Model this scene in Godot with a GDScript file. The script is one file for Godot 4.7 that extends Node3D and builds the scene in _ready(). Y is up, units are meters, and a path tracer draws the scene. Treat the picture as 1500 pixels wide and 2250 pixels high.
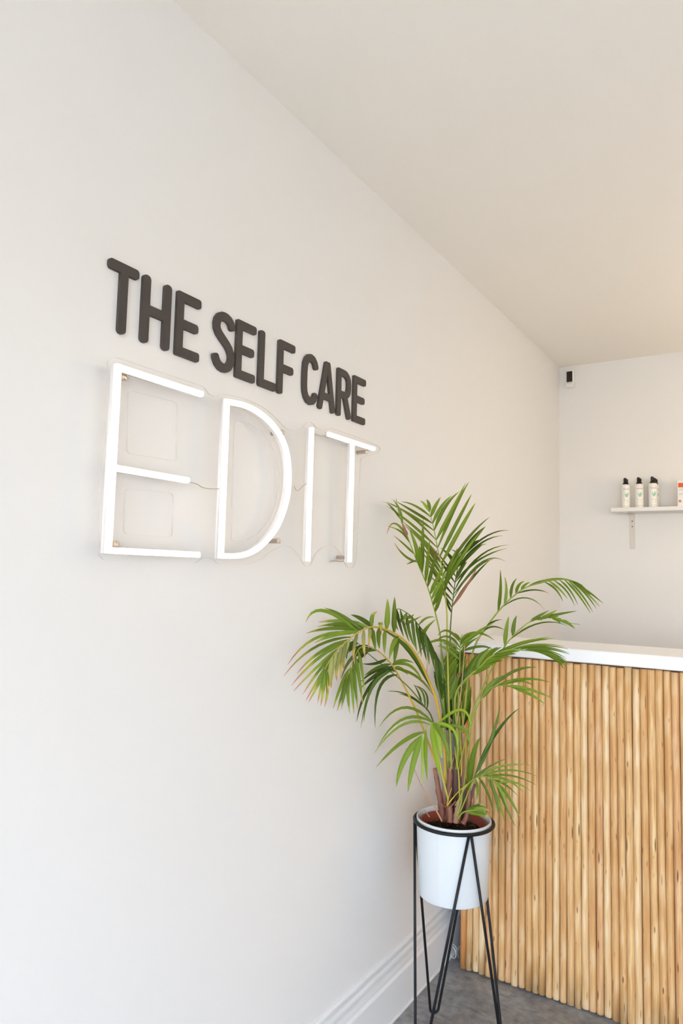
extends Node3D
# A white reception corner: black wall lettering above a glowing LED sign, a palm in a white pot on a black
# hairpin stand, a counter clad in round wooden slats, and a shelf of bottles on the far wall.
# x runs right from the left wall, y up from the floor, z towards the camera from the far wall. Metres.

const ROOM_W := 4.2
const ROOM_D := 6.2
const ROOM_H := 2.633
const THICK := 0.16

var rng := RandomNumberGenerator.new()
var taken := {}
var mats := {}

const PANEL := [3.2366,1.7748, 3.2356,1.7843, 3.2287,1.7923, 3.2140,1.7974, 3.1751,1.7976, 3.0914,1.7974, 2.9987,1.7978, 2.9772,1.7959, 2.9632,1.7866, 2.9442,1.7844, 2.9306,1.7900, 2.9175,1.7957, 2.8892,1.7989, 2.8399,1.8016, 2.7823,1.7983, 2.7378,1.7869, 2.7029,1.7727, 2.6730,1.7616, 2.6428,1.7614, 2.6124,1.7726, 2.5892,1.7924, 2.5720,1.7995, 2.5554,1.7967, 2.5383,1.7896, 2.5111,1.7909, 2.4871,1.7985, 2.4587,1.8015, 2.3688,1.8023, 2.2546,1.8001, 2.2022,1.7972, 2.1885,1.7893, 2.2013,1.7762, 2.2443,1.7607, 2.2859,1.7478, 2.3032,1.7304, 2.3089,1.6206, 2.3150,1.4547, 2.3262,1.4225, 2.3469,1.4140, 2.3678,1.4188, 2.3900,1.4402, 2.4208,1.4667, 2.4571,1.4749, 2.4984,1.4653, 2.5310,1.4452, 2.5463,1.4224, 2.5620,1.4139, 2.5814,1.4197, 2.5980,1.4357, 2.6267,1.4562, 2.6629,1.4636, 2.6917,1.4588, 2.7193,1.4490, 2.7617,1.4289, 2.8027,1.4161, 2.8425,1.4126, 2.9041,1.4121, 2.9227,1.4193, 2.9409,1.4259, 2.9583,1.4244, 2.9708,1.4186, 2.9832,1.4126, 2.9976,1.4130, 3.0671,1.4112, 3.1501,1.4108, 3.2133,1.4115, 3.2281,1.4175, 3.2337,1.4300, 3.2363,1.5044, 3.2357,1.6035, 3.2351,1.7041]
const HOLE_E1 := [3.1856,1.7359, 3.1825,1.7404, 3.1768,1.7417, 3.0674,1.7455, 3.0583,1.7446, 3.0543,1.7382, 3.0506,1.6298, 3.0532,1.6238, 3.0597,1.6218, 3.1728,1.6191, 3.1786,1.6206, 3.1810,1.6254]
const HOLE_E2 := [3.1802,1.5462, 3.1773,1.5490, 3.1722,1.5502, 3.0673,1.5545, 3.0584,1.5533, 3.0545,1.5482, 3.0523,1.4702, 3.0553,1.4656, 3.0617,1.4640, 3.1704,1.4635, 3.1764,1.4652, 3.1785,1.4698]
const HOLE_D := [2.8749,1.7366, 2.8689,1.7417, 2.8567,1.7448, 2.8267,1.7484, 2.7790,1.7389, 2.7395,1.7148, 2.7125,1.6842, 2.6990,1.6473, 2.6998,1.6085, 2.7115,1.5618, 2.7344,1.5218, 2.7756,1.4869, 2.8159,1.4697, 2.8504,1.4647, 2.8659,1.4655, 2.8701,1.4716]
const D_LINE := [2.9192,1.7764, 2.8655,1.7811, 2.8196,1.7778, 2.7765,1.7664, 2.7368,1.7476, 2.7069,1.7222, 2.6890,1.6934, 2.6792,1.6523, 2.6787,1.6100, 2.6872,1.5704, 2.7037,1.5341, 2.7236,1.5051, 2.7499,1.4798, 2.7808,1.4582, 2.8111,1.4432, 2.8457,1.4342, 2.8793,1.4309, 2.9188,1.4305]
const WIRE_1 := [3.0157,1.5825, 2.9933,1.5806, 2.9768,1.5757, 2.9502,1.5757, 2.9160,1.5797]
const WIRE_2 := [2.6455,1.6181, 2.6340,1.6079, 2.6219,1.6107, 2.6026,1.6250, 2.5839,1.6309, 2.5720,1.6249]
const WIRE_3 := [2.5630,1.7682, 2.5361,1.7674, 2.5124,1.7736]
const CORD := [2.3271,1.4398, 2.3538,1.4321, 2.3914,1.4331, 2.4242,1.4310]
const FRONDS := [
	{"r0": 0.0034, "r1": 0.0008, "tone": 0, "rachis": [-0.0164,.199,.007,-0.0314,.3787,.0133,-0.0356,.5344,.026,-0.0361,.6061,.037,-0.0467,.6787,.0524,-0.0616,.7602,.0805,-0.0788,.826,.1095,-0.0917,.8706,.1258,-0.1045,.9181,.1421,-0.1231,.9775,.1609,-0.1291,1.0324,.1743], "leaflets": [
		[-0.0729,.8033,.0995,-0.0595,.8879,.1264,-0.0505,.9713,.1443, 17.4, 0, 0],
		[-0.0659,.7768,.0878,-0.0475,.8422,.114,-0.0336,.9064,.1308, 15.9, 0, 0],
		[-0.062,.7617,.0811,-0.0357,.8201,.1049,-0.0142,.8772,.1191, 15.8, 0, 0],
		[-0.0576,.7382,.0729,-0.0232,.7902,.0906,.0065,.8409,.0995, 18.6, 0, 0],
		[-0.0548,.7231,.0677,-0.0193,.7687,.0878,.0112,.8129,.0983, 16.3, 0, 0],
		[-0.0515,.7051,.0615,-0.0238,.7446,.0798,-0.0002,.783,.0898, 17.4, 0, 0],
		[-0.0477,.6842,.0543,-0.0221,.7268,.0755,-0.0009,.7682,.0878, 15.9, 0, 0],
		[-0.0779,.8224,.1079,-0.0718,.8587,.125,-0.0779,.888,.1408, 19.9, 0, 0],
		[-0.0815,.8352,.1129,-0.0762,.8822,.1372,-0.089,.9379,.1603, 18.4, 0, 0],
		[-0.0754,.8131,.1038,-0.065,.8587,.1288,-0.0616,.8878,.147, 17.3, 0, 0],
		[-0.0892,.8619,.1226,-0.1221,.8917,.1266,-0.1578,.9219,.1352, 9.8, 0, 0.15],
		[-0.0824,.8383,.114,-0.1252,.8585,.1192,-0.1592,.8994,.125, 10.2, 0, 0.15],
		[-0.0841,.8444,.1162,-0.1078,.8377,.1059,-0.1274,.8315,.1006, 9.9, 0, 0.15],
		[-0.0981,.8943,.134,-0.1264,.9305,.1396,-0.1679,.9485,.1529, 9.6, 0, 0.15],
		[-0.1029,.9119,.14,-0.1503,.9582,.1409,-0.168,.9237,.158, 10.1, 0, 0.15],
		[-0.1047,.9186,.1423,-0.1084,.9357,.1518,-0.1162,.9623,.1605, 13.5, 4, 0],
		[-0.1157,.954,.1534,-0.1231,.9986,.1617,-0.1417,1.03,.1729, 10.4, 0, 0.1],
		[-0.1204,.9688,.1581,-0.1432,.9991,.1623,-0.1677,1.0236,.169, 10.4, 0, 0.1],
	]},
	{"r0": 0.0036, "r1": 0.0009, "tone": 2, "rachis": [-0.0074,.1997,.0031,-0.0171,.3796,.0073,-0.0227,.5341,.0096,-0.0255,.6052,.0108,-0.0303,.6777,.002,-0.0414,.745,-0.0042,-0.0524,.8318,.0005,-0.0603,.8876,.0147,-0.0653,.9369,.0277,-0.0702,.9767,.0407,-0.0734,1.0008,.0529], "leaflets": [
		[-0.0713,.9854,.045,-0.0478,1.018,.0613,-0.0269,1.0442,.0699, 17.0, 0, 0],
		[-0.0687,.9641,.0366,-0.0326,1.0155,.0504,.0044,1.0503,.0541, 15.9, 0, 0],
		[-0.066,.9425,.0296,-0.0249,1.0164,.0376,.0214,1.064,.035, 16.1, 0, 0],
		[-0.0628,.9117,.0211,-0.0107,.9949,.0314,.0408,1.092,.0312, 16.1, 0, 0],
		[-0.0602,.8862,.0144,-0.001,1.0216,.0083,.0407,1.0985,.0032, 14.3, 0, 0],
		[-0.0561,.8583,.0073,.0069,.9814,.0021,.0482,1.0598,-0.0011, 16.1, 0, 0],
		[-0.0529,.8354,.0014,.0168,.9564,.0013,.062,1.0302,.0017, 18.2, 0, 0],
		[-0.0483,.7996,-0.0012,.0307,.9134,-0.0061,.1018,.9856,-0.0172, 13.7, 0, 0],
		[-0.0452,.7755,-0.0025,.0322,.8824,-0.0032,.0929,.956,-0.0075, 15.6, 0, 0],
		[-0.0433,.7605,-0.0033,.0244,.8668,.0015,.0813,.9419,-0.0003, 15.7, 0, 0],
		[-0.0414,.7456,-0.0041,-0.0117,.8229,.0162,.04,.8939,.0162, 15.7, 0, 0],
		[-0.0426,.7547,-0.0036,-0.0175,.8322,.0108,.0104,.8877,.0157, 14.3, 0, 0],
		[-0.0734,1.0008,.0529,-0.0846,1.0245,.0696,-0.0929,1.033,.0811, 16.4, 2, 0],
		[-0.0734,1.0005,.0527,-0.0754,1.0258,.053,-0.0829,1.0408,.0557, 15.6, 0, 0],
		[-0.0712,.9843,.0445,-0.1301,1.0224,.0399,-0.168,1.0353,.0668, 11.8, 0, 0.06],
		[-0.0687,.9647,.0368,-0.1446,1.0076,.0317,-0.168,1.0367,.1304, 13.0, 0, 0.06],
		[-0.0659,.9416,.0293,-0.1421,.9912,.0359,-0.168,1.0258,.1622, 11.3, 0, 0.06],
		[-0.0629,.9125,.0213,-0.1639,.9987,.0282,-0.168,1.0233,.2029, 10.3, 0, 0.06],
		[-0.0603,.8874,.0147,-0.1575,.9699,.0258,-0.168,1.013,.168, 11.9, 0, 0.06],
		[-0.0567,.862,.0082,-0.1332,.9263,.0015,-0.168,.9738,.061, 12.6, 0, 0.06],
		[-0.0532,.8377,.002,-0.1227,.9072,.0006,-0.168,.9648,.0538, 11.7, 0, 0.06],
		[-0.05,.8131,-0.0005,-0.1055,.8852,-0.0082,-0.1498,.9336,-0.0103, 13.3, 0, 0.06],
		[-0.0476,.7945,-0.0015,-0.096,.8536,-0.0114,-0.1369,.9015,-0.0142, 11.7, 0, 0.06],
		[-0.0445,.7698,-0.0028,-0.0914,.8253,-0.0174,-0.1333,.8761,-0.0225, 11.9, 0, 0.06],
		[-0.0414,.7452,-0.0042,-0.0812,.797,-0.0188,-0.1192,.8441,-0.0237, 11.1, 0, 0.06],
		[-0.0541,.8436,.0035,-0.0938,.882,-0.0056,-0.133,.9011,-0.0063, 11.6, 4, 0],
	]},
	{"r0": 0.003, "r1": 0.0008, "tone": 1, "rachis": [-0.001,.1955,-0.0213,-0.0172,.3747,-0.0253,-0.0294,.5299,-0.031,-0.0362,.6013,-0.039,-0.0372,.6756,-0.0494,-0.0368,.7225,-0.0604,-0.0355,.7763,-0.0718,-0.0295,.8147,-0.0744,-0.0218,.8564,-0.0777,-0.0017,.8857,-0.0862,.0355,.944,-0.102], "leaflets": [
		[-0.0362,.748,-0.0658,.0287,.8612,-0.1125,.114,.9053,-0.1614, 10.5, 1, 0.08],
		[-0.0354,.7769,-0.0719,.029,.8516,-0.1121,.1097,.8937,-0.155, 10.5, 1, 0.08],
		[-0.027,.8282,-0.0754,.0349,.9062,-0.113,.1002,.9351,-0.1482, 10.7, 1, 0.08],
		[-0.0229,.8503,-0.0772,.0487,.929,-0.1206,.118,.9532,-0.1587, 10.4, 1, 0.08],
		[-0.0314,.8028,-0.0736,.0136,.8799,-0.099,.054,.9065,-0.1203, 10.2, 1, 0.08],
		[-0.0368,.7227,-0.0605,.0413,.8419,-0.0978,.1147,.8501,-0.1318, 8.6, 1, 0.08],
		[-0.0364,.7385,-0.0638,.0264,.8258,-0.1019,.0756,.8559,-0.1304, 9.4, 1, 0.08],
		[-0.037,.7007,-0.0553,.0171,.7937,-0.0922,.0712,.8589,-0.1244, 11.6, 1, 0.08],
		[-0.0207,.858,-0.0781,.0207,.9169,-0.0718,.0671,.961,-0.0756, 15.3, 1, 0],
		[-0.027,.8282,-0.0754,.0192,.8727,-0.0766,.0546,.9014,-0.0793, 16.6, 1, 0],
		[-0.034,.7862,-0.0725,-0.0084,.8245,-0.0629,.012,.8452,-0.0579, 15.8, 1, 0],
		[-0.0017,.8857,-0.0862,.0295,.9079,-0.0836,.0502,.9173,-0.0817, 16.6, 1, 0],
		[-0.037,.6975,-0.0545,.0116,.7683,-0.0567,.0451,.8253,-0.0587, 11.9, 4, 0],
		[-0.0372,.6786,-0.0501,-0.06,.7087,-0.0667,-0.0786,.7429,-0.0763, 9.3, 1, 0],
		[-0.037,.6943,-0.0538,-0.0708,.7337,-0.0669,-0.1047,.7743,-0.0708, 9.4, 1, 0],
		[-0.0368,.7161,-0.0589,-0.0831,.7556,-0.0704,-0.1273,.7997,-0.0725, 10.1, 1, 0],
		[-0.0365,.735,-0.0631,-0.0862,.7845,-0.0685,-0.1323,.8386,-0.0666, 9.6, 1, 0],
		[-0.036,.7541,-0.0671,-0.0876,.8103,-0.0707,-0.1395,.8646,-0.0657, 8.6, 1, 0],
		[-0.0355,.7764,-0.0719,-0.0787,.8331,-0.0737,-0.1202,.891,-0.0695, 10.3, 1, 0],
		[-0.0325,.7955,-0.0731,-0.0679,.8365,-0.073,-0.0988,.8749,-0.0699, 10.6, 1, 0],
		[-0.029,.8177,-0.0746,-0.0617,.8657,-0.0777,-0.0913,.8914,-0.0764, 10.5, 1, 0],
		[-0.026,.8336,-0.0759,-0.056,.8627,-0.0848,-0.0793,.8822,-0.0894, 10.5, 1, 0],
		[-0.023,.85,-0.0772,-0.0433,.8762,-0.0953,-0.0646,.8862,-0.1041, 8.9, 1, 0],
	]},
	{"r0": 0.0036, "r1": 0.0007, "tone": 0, "rachis": [.0093,.201,-0.004,.0269,.3822,-0.0114,.0387,.5089,-0.0164,.0556,.5838,-0.0236,.0831,.6351,-0.0353,.1204,.6871,-0.0402,.1494,.7206,-0.0417,.1782,.7466,-0.043,.2037,.7669,-0.0539,.2415,.7822,-0.059,.2824,.7929,-0.0764,.3162,.7959,-0.0799,.3472,.7853,-0.093,.384,.7622,-0.1087,.4196,.7309,-0.1129], "leaflets": [
		[.123,.6901,-0.0404,.1234,.7552,-0.0601,.119,.8224,-0.0712, 14.3, 0, 0],
		[.1426,.7127,-0.0413,.1447,.756,-0.0549,.1373,.8008,-0.0603, 12.8, 0, 0],
		[.1628,.7327,-0.0423,.1632,.7709,-0.0547,.1743,.7964,-0.0675, 12.1, 0, 0],
		[.1793,.7475,-0.0435,.1807,.7733,-0.0629,.1939,.788,-0.081, 12.5, 0, 0],
		[.1935,.7588,-0.0495,.2001,.7756,-0.0651,.2131,.7849,-0.0791, 12.3, 0, 0],
		[.134,.7028,-0.0409,.2055,.737,-0.0484,.2632,.7043,-0.0577, 7.3, 1, 0.1],
		[.1804,.7483,-0.044,.2326,.7619,-0.0531,.2757,.7528,-0.0628, 7.9, 1, 0.1],
		[.0831,.6351,-0.0353,.1087,.6583,-0.0316,.1408,.6678,-0.0356, 8.0, 1, 0.1],
		[.0789,.6273,-0.0335,.1148,.6447,-0.0256,.1549,.6331,-0.0271, 7.8, 1, 0.1],
		[.2103,.7696,-0.0548,.2491,.7895,-0.0813,.2949,.799,-0.1075, 10.0, 0, 0],
		[.2241,.7752,-0.0567,.272,.7927,-0.0881,.3238,.7953,-0.1174, 9.8, 0, 0],
		[.2379,.7807,-0.0585,.2995,.798,-0.0905,.361,.7805,-0.1205, 9.4, 0, 0],
		[.2602,.7871,-0.067,.2944,.7646,-0.0706,.3148,.7289,-0.0719, 8.1, 0, 0.05],
		[.2726,.7903,-0.0722,.3072,.7668,-0.0619,.3326,.7386,-0.056, 8.7, 0, 0.05],
		[.2855,.7932,-0.0767,.3229,.762,-0.0804,.3469,.7173,-0.0824, 7.6, 0, 0.05],
		[.3025,.7947,-0.0785,.3354,.7643,-0.0718,.3598,.7217,-0.0684, 8.1, 0, 0.05],
		[.317,.7957,-0.0802,.3596,.7531,-0.0696,.3967,.6988,-0.0662, 8.9, 0, 0.05],
		[.3291,.7915,-0.0853,.3668,.7532,-0.0817,.3997,.7018,-0.0825, 8.5, 0, 0.05],
		[.3383,.7884,-0.0893,.3768,.757,-0.0821,.41,.7125,-0.0806, 8.8, 0, 0.05],
		[.3508,.7831,-0.0946,.3856,.7539,-0.087,.4187,.7185,-0.0861, 8.4, 0, 0.05],
		[.3626,.7756,-0.0996,.3954,.7542,-0.0881,.4287,.7292,-0.0854, 7.8, 0, 0.05],
		[.3314,.7907,-0.0863,.3653,.779,-0.0881,.3944,.7439,-0.0921, 8.2, 0, 0.05],
	]},
	{"r0": 0.003, "r1": 0.0007, "tone": 0, "rachis": [.0247,.2091,.0221,.071,.3929,.0242,.1176,.5058,.0153,.1635,.588,.0175,.1852,.6199,.0083,.2068,.6448,-0.0009,.2346,.667,-0.0018,.2592,.6782,-0.0122,.2898,.6838,-0.0252,.3142,.6786,-0.0356,.341,.67,-0.0361,.371,.6654,-0.0488], "leaflets": [
		[.1653,.5908,.0167,.169,.6432,.0137,.1754,.6813,.0099, 17.0, 0, 0],
		[.1867,.6216,.0077,.1904,.658,.0084,.1985,.6852,.0065, 16.4, 0, 0],
		[.1783,.6098,.0112,.2606,.6642,-0.0074,.3392,.6611,-0.0299, 7.8, 1, 0],
		[.2364,.6678,-0.0026,.2611,.6854,-0.0057,.2898,.7036,-0.0131, 13.0, 0, 0],
		[.2501,.6741,-0.0084,.3021,.6901,-0.0301,.3598,.7044,-0.0543, 13.6, 0, 0],
		[.2652,.6793,-0.0148,.2848,.6896,-0.0186,.31,.7059,-0.0262, 12.5, 0, 0],
		[.2838,.6827,-0.0227,.3024,.6865,-0.0168,.3182,.6864,-0.0144, 13.9, 0, 0],
		[.2929,.6831,-0.0265,.3069,.6767,-0.031,.3178,.667,-0.0346, 12.9, 0, 0],
		[.3051,.6805,-0.0317,.3211,.6739,-0.0348,.3344,.6655,-0.038, 13.7, 0, 0],
		[.3208,.6765,-0.0357,.3396,.6663,-0.0415,.357,.6519,-0.0474, 13.8, 0, 0],
		[.2563,.6769,-0.011,.2646,.6781,-0.0056,.2716,.6742,-0.0027, 14.4, 0, 0],
	]},
	{"r0": 0.0042, "r1": 0.0008, "tone": 0, "rachis": [.0184,.2087,.0248,.029,.3087,.042,.0229,.4279,.0555,.0605,.4892,.0612,.1062,.5289,.0635,.1369,.5597,.0722,.174,.5792,.0674,.2076,.5889,.064,.2378,.5889,.062,.2676,.5869,.0494,.3001,.5779,.0464,.3295,.5597,.034,.3481,.5423,.0369], "leaflets": [
		[.0969,.5208,.0631,.1508,.5737,.0219,.2129,.6044,-0.0166, 12.0, 0, 0],
		[.1081,.5308,.0641,.1642,.5809,.0252,.2291,.6073,-0.0124, 10.7, 0, 0],
		[.1181,.5408,.0669,.1758,.5875,.0237,.2417,.6079,-0.0167, 11.2, 0, 0],
		[.1264,.5492,.0693,.1905,.594,.0311,.2529,.6187,-0.0027, 12.4, 0, 0],
		[.1339,.5566,.0714,.2001,.5986,.024,.2693,.6187,-0.0182, 12.3, 0, 0],
		[.1428,.5628,.0715,.2127,.6032,.0274,.2837,.6171,-0.0123, 11.4, 0, 0],
		[.1518,.5676,.0703,.2227,.6053,.0259,.2913,.6257,-0.0128, 11.3, 0, 0],
		[.1609,.5723,.0691,.2308,.6068,.0189,.3038,.6218,-0.0258, 11.3, 0, 0],
		[.1943,.5851,.0653,.2681,.6061,.0401,.3412,.6039,.0131, 8.0, 0, 0],
		[.2073,.5889,.064,.2827,.6047,.0512,.3566,.5997,.0326, 7.5, 0, 0],
		[.221,.5889,.0631,.2897,.6001,.0411,.3556,.5868,.0179, 8.1, 0, 0],
		[.2344,.5889,.0623,.3003,.5959,.0471,.3609,.5848,.0299, 8.0, 0, 0],
		[.2467,.5883,.0582,.3046,.5908,.0465,.3525,.5727,.0347, 8.5, 0, 0],
		[.2587,.5875,.0532,.3098,.5848,.0416,.3532,.5657,.03, 8.1, 0, 0],
		[.271,.586,.0491,.32,.5796,.0468,.3659,.556,.0396, 8.3, 0, 0],
		[.284,.5824,.0479,.3264,.5736,.0465,.3609,.556,.0429, 8.6, 0, 0],
		[.2972,.5787,.0467,.3331,.5681,.0511,.357,.5519,.0541, 7.9, 0, 0],
		[.3092,.5723,.0426,.3356,.5612,.0445,.3456,.546,.0489, 7.3, 0, 0],
		[.0629,.4913,.0614,.0729,.5409,.0379,.1008,.5723,.0132, 15.4, 0, 0],
		[.0742,.5011,.0619,.0869,.5481,.0435,.1112,.5771,.0245, 16.6, 0, 0],
		[.0854,.5109,.0625,.0997,.555,.0463,.1264,.5881,.0282, 14.6, 0, 0],
		[.0959,.5199,.063,.1135,.5614,.052,.1412,.5852,.0378, 16.6, 0, 0],
		[.1055,.5283,.0635,.1202,.565,.0392,.1447,.5877,.0168, 16.0, 0, 0],
		[.1156,.5384,.0662,.1329,.5704,.0423,.1569,.5882,.0211, 15.1, 0, 0],
		[.0775,.504,.0621,.1136,.5233,.0667,.14,.5333,.0688, 17.0, 0, 0],
		[.0896,.5145,.0627,.1283,.535,.0678,.157,.5444,.0701, 15.7, 0, 0],
		[.1016,.5249,.0633,.1422,.5462,.0668,.1772,.5546,.0657, 16.1, 0, 0],
		[.1145,.5372,.0659,.1576,.5567,.0754,.192,.5664,.0794, 15.7, 0, 0],
		[.1271,.5499,.0695,.1699,.5661,.0753,.2036,.5687,.077, 17.0, 0, 0],
		[.1433,.5631,.0714,.1845,.5742,.0775,.2204,.5787,.078, 16.6, 0, 0],
		[.159,.5713,.0693,.1944,.5807,.0659,.2261,.5854,.0602, 15.6, 0, 0],
		[.0373,.4515,.0577,.0382,.4858,.0506,.0508,.5142,.0408, 14.0, 1, 0],
		[.0424,.4598,.0585,.0457,.4933,.0514,.0603,.5209,.0415, 16.6, 1, 0],
		[.0475,.4681,.0592,.0543,.5011,.055,.0714,.5213,.0468, 15.6, 1, 0],
		[.0522,.4757,.0599,.0586,.5064,.047,.074,.5277,.0337, 14.8, 1, 0],
		[.0563,.4825,.0606,.0709,.5134,.0575,.0897,.5337,.0516, 13.6, 1, 0],
		[.0605,.4892,.0612,.0775,.5183,.0538,.0969,.5399,.0454, 16.6, 1, 0],
	]},
	{"r0": 0.0028, "r1": 0.0007, "tone": 0, "rachis": [.0274,.1096,.0536,.0538,.1719,.0532,.0811,.3573,.0633,.1091,.4345,.0623,.1402,.4713,.06,.1709,.4797,.047,.2107,.4765,.0409], "leaflets": [
		[.1132,.4393,.062,.1355,.4777,.0475,.1678,.5078,.0305, 25.2, 0, 0],
		[.1402,.4713,.06,.1988,.5222,.0266,.2558,.5346,-0.0034, 12.5, 0, 0],
		[.1464,.473,.0574,.2186,.499,.0122,.2876,.4925,-0.0268, 12.8, 0, 0],
		[.1678,.4788,.0483,.2095,.4935,.0164,.2497,.4778,-0.0101, 13.3, 0, 0],
		[.1776,.4791,.046,.2455,.4741,.0317,.3092,.4527,.0144, 14.0, 0, 0],
		[.1943,.4778,.0434,.2461,.4612,.0334,.2885,.4362,.0234, 13.9, 0, 0],
	]},
	{"r0": 0.0026, "r1": 0.001, "tone": 0, "rachis": [.0453,.0904,.0677,.0613,.1329,.0609,.081,.1827,.0634,.0937,.2222,.058,.1065,.2583,.0526], "leaflets": [
		[.0891,.2078,.06,.1334,.3137,.0451,.1589,.4187,.0368, 15.8, 1, 0],
		[.0974,.2328,.0564,.1493,.3393,.0378,.2084,.4131,.015, 14.1, 1, 0],
		[.0734,.1634,.0624,.0896,.2642,.0774,.115,.3281,.0811, 24.7, 0, 0],
	]},
	{"r0": 0.0026, "r1": 0.0006, "tone": 0, "rachis": [.0469,.0898,.0887,.0629,.1378,.0928,.0713,.1722,.1001,.102,.2099,.0979,.1374,.223,.0938,.1662,.2147,.0924,.1915,.1973,.0925], "leaflets": [
		[.0893,.1943,.0988,.1314,.2398,.0781,.1822,.2707,.0546, 8.1, 0, 0],
		[.1011,.2088,.098,.1664,.2471,.0528,.244,.2538,.0082, 9.4, 0, 0],
		[.1163,.2152,.0962,.1885,.2405,.0533,.2635,.2266,.0133, 7.9, 0, 0],
		[.1305,.2204,.0946,.1966,.2269,.0554,.2611,.2039,.0206, 8.6, 0, 0],
		[.1408,.222,.0936,.1866,.2138,.0578,.2261,.1801,.0301, 10.4, 0, 0],
		[.1553,.2178,.0929,.1858,.2018,.0658,.2152,.1712,.0439, 8.5, 0, 0],
		[.1737,.2096,.0924,.212,.214,.0692,.2543,.192,.0467, 9.0, 0, 0],
		[.1067,.2117,.0974,.1207,.1874,.1119,.1224,.1632,.1248, 11.0, 0, 0],
		[.1175,.2157,.0961,.1482,.1765,.102,.1682,.1209,.1062, 11.0, 0, 0],
		[.1399,.2223,.0936,.1708,.172,.0943,.1951,.1061,.0931, 12.9, 0, 0],
		[.1501,.2193,.0932,.1689,.1729,.0991,.1821,.1178,.1028, 11.6, 0, 0],
		[.1688,.2129,.0924,.1939,.164,.0987,.2258,.1027,.0964, 11.9, 0, 0],
		[.1792,.2058,.0925,.212,.1745,.1001,.2433,.1274,.1012, 11.7, 0, 0],
		[.1603,.2164,.0927,.1926,.1855,.1053,.2166,.129,.1127, 10.8, 0, 0],
	]},
	{"r0": 0.0026, "r1": 0.001, "tone": 0, "rachis": [.0456,.0802,.0784,.0611,.1019,.0827,.0826,.1135,.0845,.1087,.1202,.0842,.1263,.12,.0768], "leaflets": [
		[.0709,.1072,.0835,.0942,.1222,.076,.1197,.1419,.0668, 15.8, 0, 0.1],
		[.0863,.1144,.0844,.1105,.1262,.0795,.1334,.1291,.0734, 17.1, 0, 0.1],
		[.0976,.1174,.0843,.1218,.1293,.0896,.1474,.1274,.0891, 15.1, 0, 0.1],
		[.09,.1154,.0844,.1176,.1153,.0783,.1396,.1079,.0727, 16.4, 0, 0.1],
		[.074,.1089,.0838,.1098,.1083,.0771,.1379,.1002,.0708, 17.2, 0, 0.1],
	]},
	{"r0": 0.0046, "r1": 0.0009, "tone": 3, "rachis": [-0.0169,.1627,.0289,-0.0139,.2766,.0494,-0.0088,.4133,.1124,-0.0156,.4965,.1696,-0.0212,.5615,.2263,-0.0266,.6095,.2937,-0.0348,.6368,.3515,-0.0443,.6536,.4099,-0.0516,.6576,.4564,-0.0577,.6463,.5025,-0.0678,.6275,.5393,-0.072,.609,.5737,-0.0753,.5845,.6077,-0.0762,.5626,.6298], "leaflets": [
		[-0.0556,.6501,.487,-0.1089,.6881,.5086,-0.1536,.7057,.5268, 11.9, 0, 0.08],
		[-0.0577,.6463,.5025,-0.1418,.699,.543,-0.168,.6696,.5865, 13.7, 0, 0.08],
		[-0.0502,.6568,.4475,-0.088,.6765,.4415,-0.1214,.6858,.4411, 19.1, 1, 0],
		[-0.052,.6568,.4597,-0.1124,.67,.4913,-0.168,.6671,.531, 17.7, 0, 0.1],
		[-0.0539,.6532,.4742,-0.1108,.6629,.5044,-0.168,.6552,.534, 16.5, 0, 0.1],
		[-0.0552,.6509,.4835,-0.1207,.654,.5259,-0.168,.6409,.5851, 15.7, 0, 0.1],
		[-0.0576,.6464,.5021,-0.1109,.6389,.5245,-0.1667,.6138,.5481, 16.8, 0, 0.1],
		[-0.0594,.6431,.5087,-0.1533,.6293,.5533,-0.168,.5678,.6602, 11.5, 0, 0.22],
		[-0.0634,.6355,.5236,-0.1471,.6058,.5713,-0.168,.542,.6737, 10.6, 0, 0.22],
		[-0.0666,.6296,.5352,-0.1293,.5937,.5768,-0.168,.5414,.6184, 12.8, 0, 0.22],
		[-0.0687,.6233,.5471,-0.1234,.5815,.5899,-0.168,.5148,.6418, 12.9, 0, 0.22],
		[-0.0703,.6162,.5604,-0.1206,.5629,.593,-0.168,.5004,.6304, 11.1, 0, 0.22],
		[-0.072,.609,.5737,-0.1089,.5544,.605,-0.1415,.4933,.6293, 11.6, 0, 0.22],
		[-0.0732,.6002,.5859,-0.1011,.5423,.6111,-0.1292,.4803,.6319, 11.5, 0, 0.22],
		[-0.0746,.5899,.6003,-0.094,.5286,.6258,-0.1123,.4802,.6452, 11.7, 0, 0.22],
		[-0.0755,.5798,.6125,-0.0809,.5282,.6332,-0.084,.4819,.6468, 10.9, 0, 0.22],
		[-0.0759,.5703,.6221,-0.0747,.5185,.6349,-0.0759,.4757,.6443, 12.7, 0, 0.22],
		[-0.0761,.5655,.6269,-0.0596,.5209,.6409,-0.0586,.4767,.6545, 12.0, 0, 0.22],
		[-0.0516,.6576,.4564,-0.0346,.6389,.4852,-0.0267,.6074,.5059, 13.0, 3, 0.22],
		[-0.0549,.6514,.4816,-0.0412,.6201,.5039,-0.0285,.5833,.5173, 13.5, 3, 0.22],
		[-0.0586,.6445,.5059,-0.0541,.6125,.5288,-0.0479,.5756,.5427, 13.2, 3, 0.22],
		[-0.0657,.6313,.5319,-0.063,.5951,.5613,-0.0533,.5555,.5776, 13.8, 3, 0.22],
		[-0.0686,.6239,.546,-0.0598,.5806,.5788,-0.0486,.5368,.5984, 14.6, 3, 0.22],
		[-0.0706,.615,.5626,-0.0646,.5681,.5935,-0.0526,.5338,.6106, 14.6, 3, 0.22],
		[-0.0728,.6029,.5822,-0.0654,.5592,.6119,-0.057,.5186,.6302, 12.9, 3, 0.22],
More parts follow.
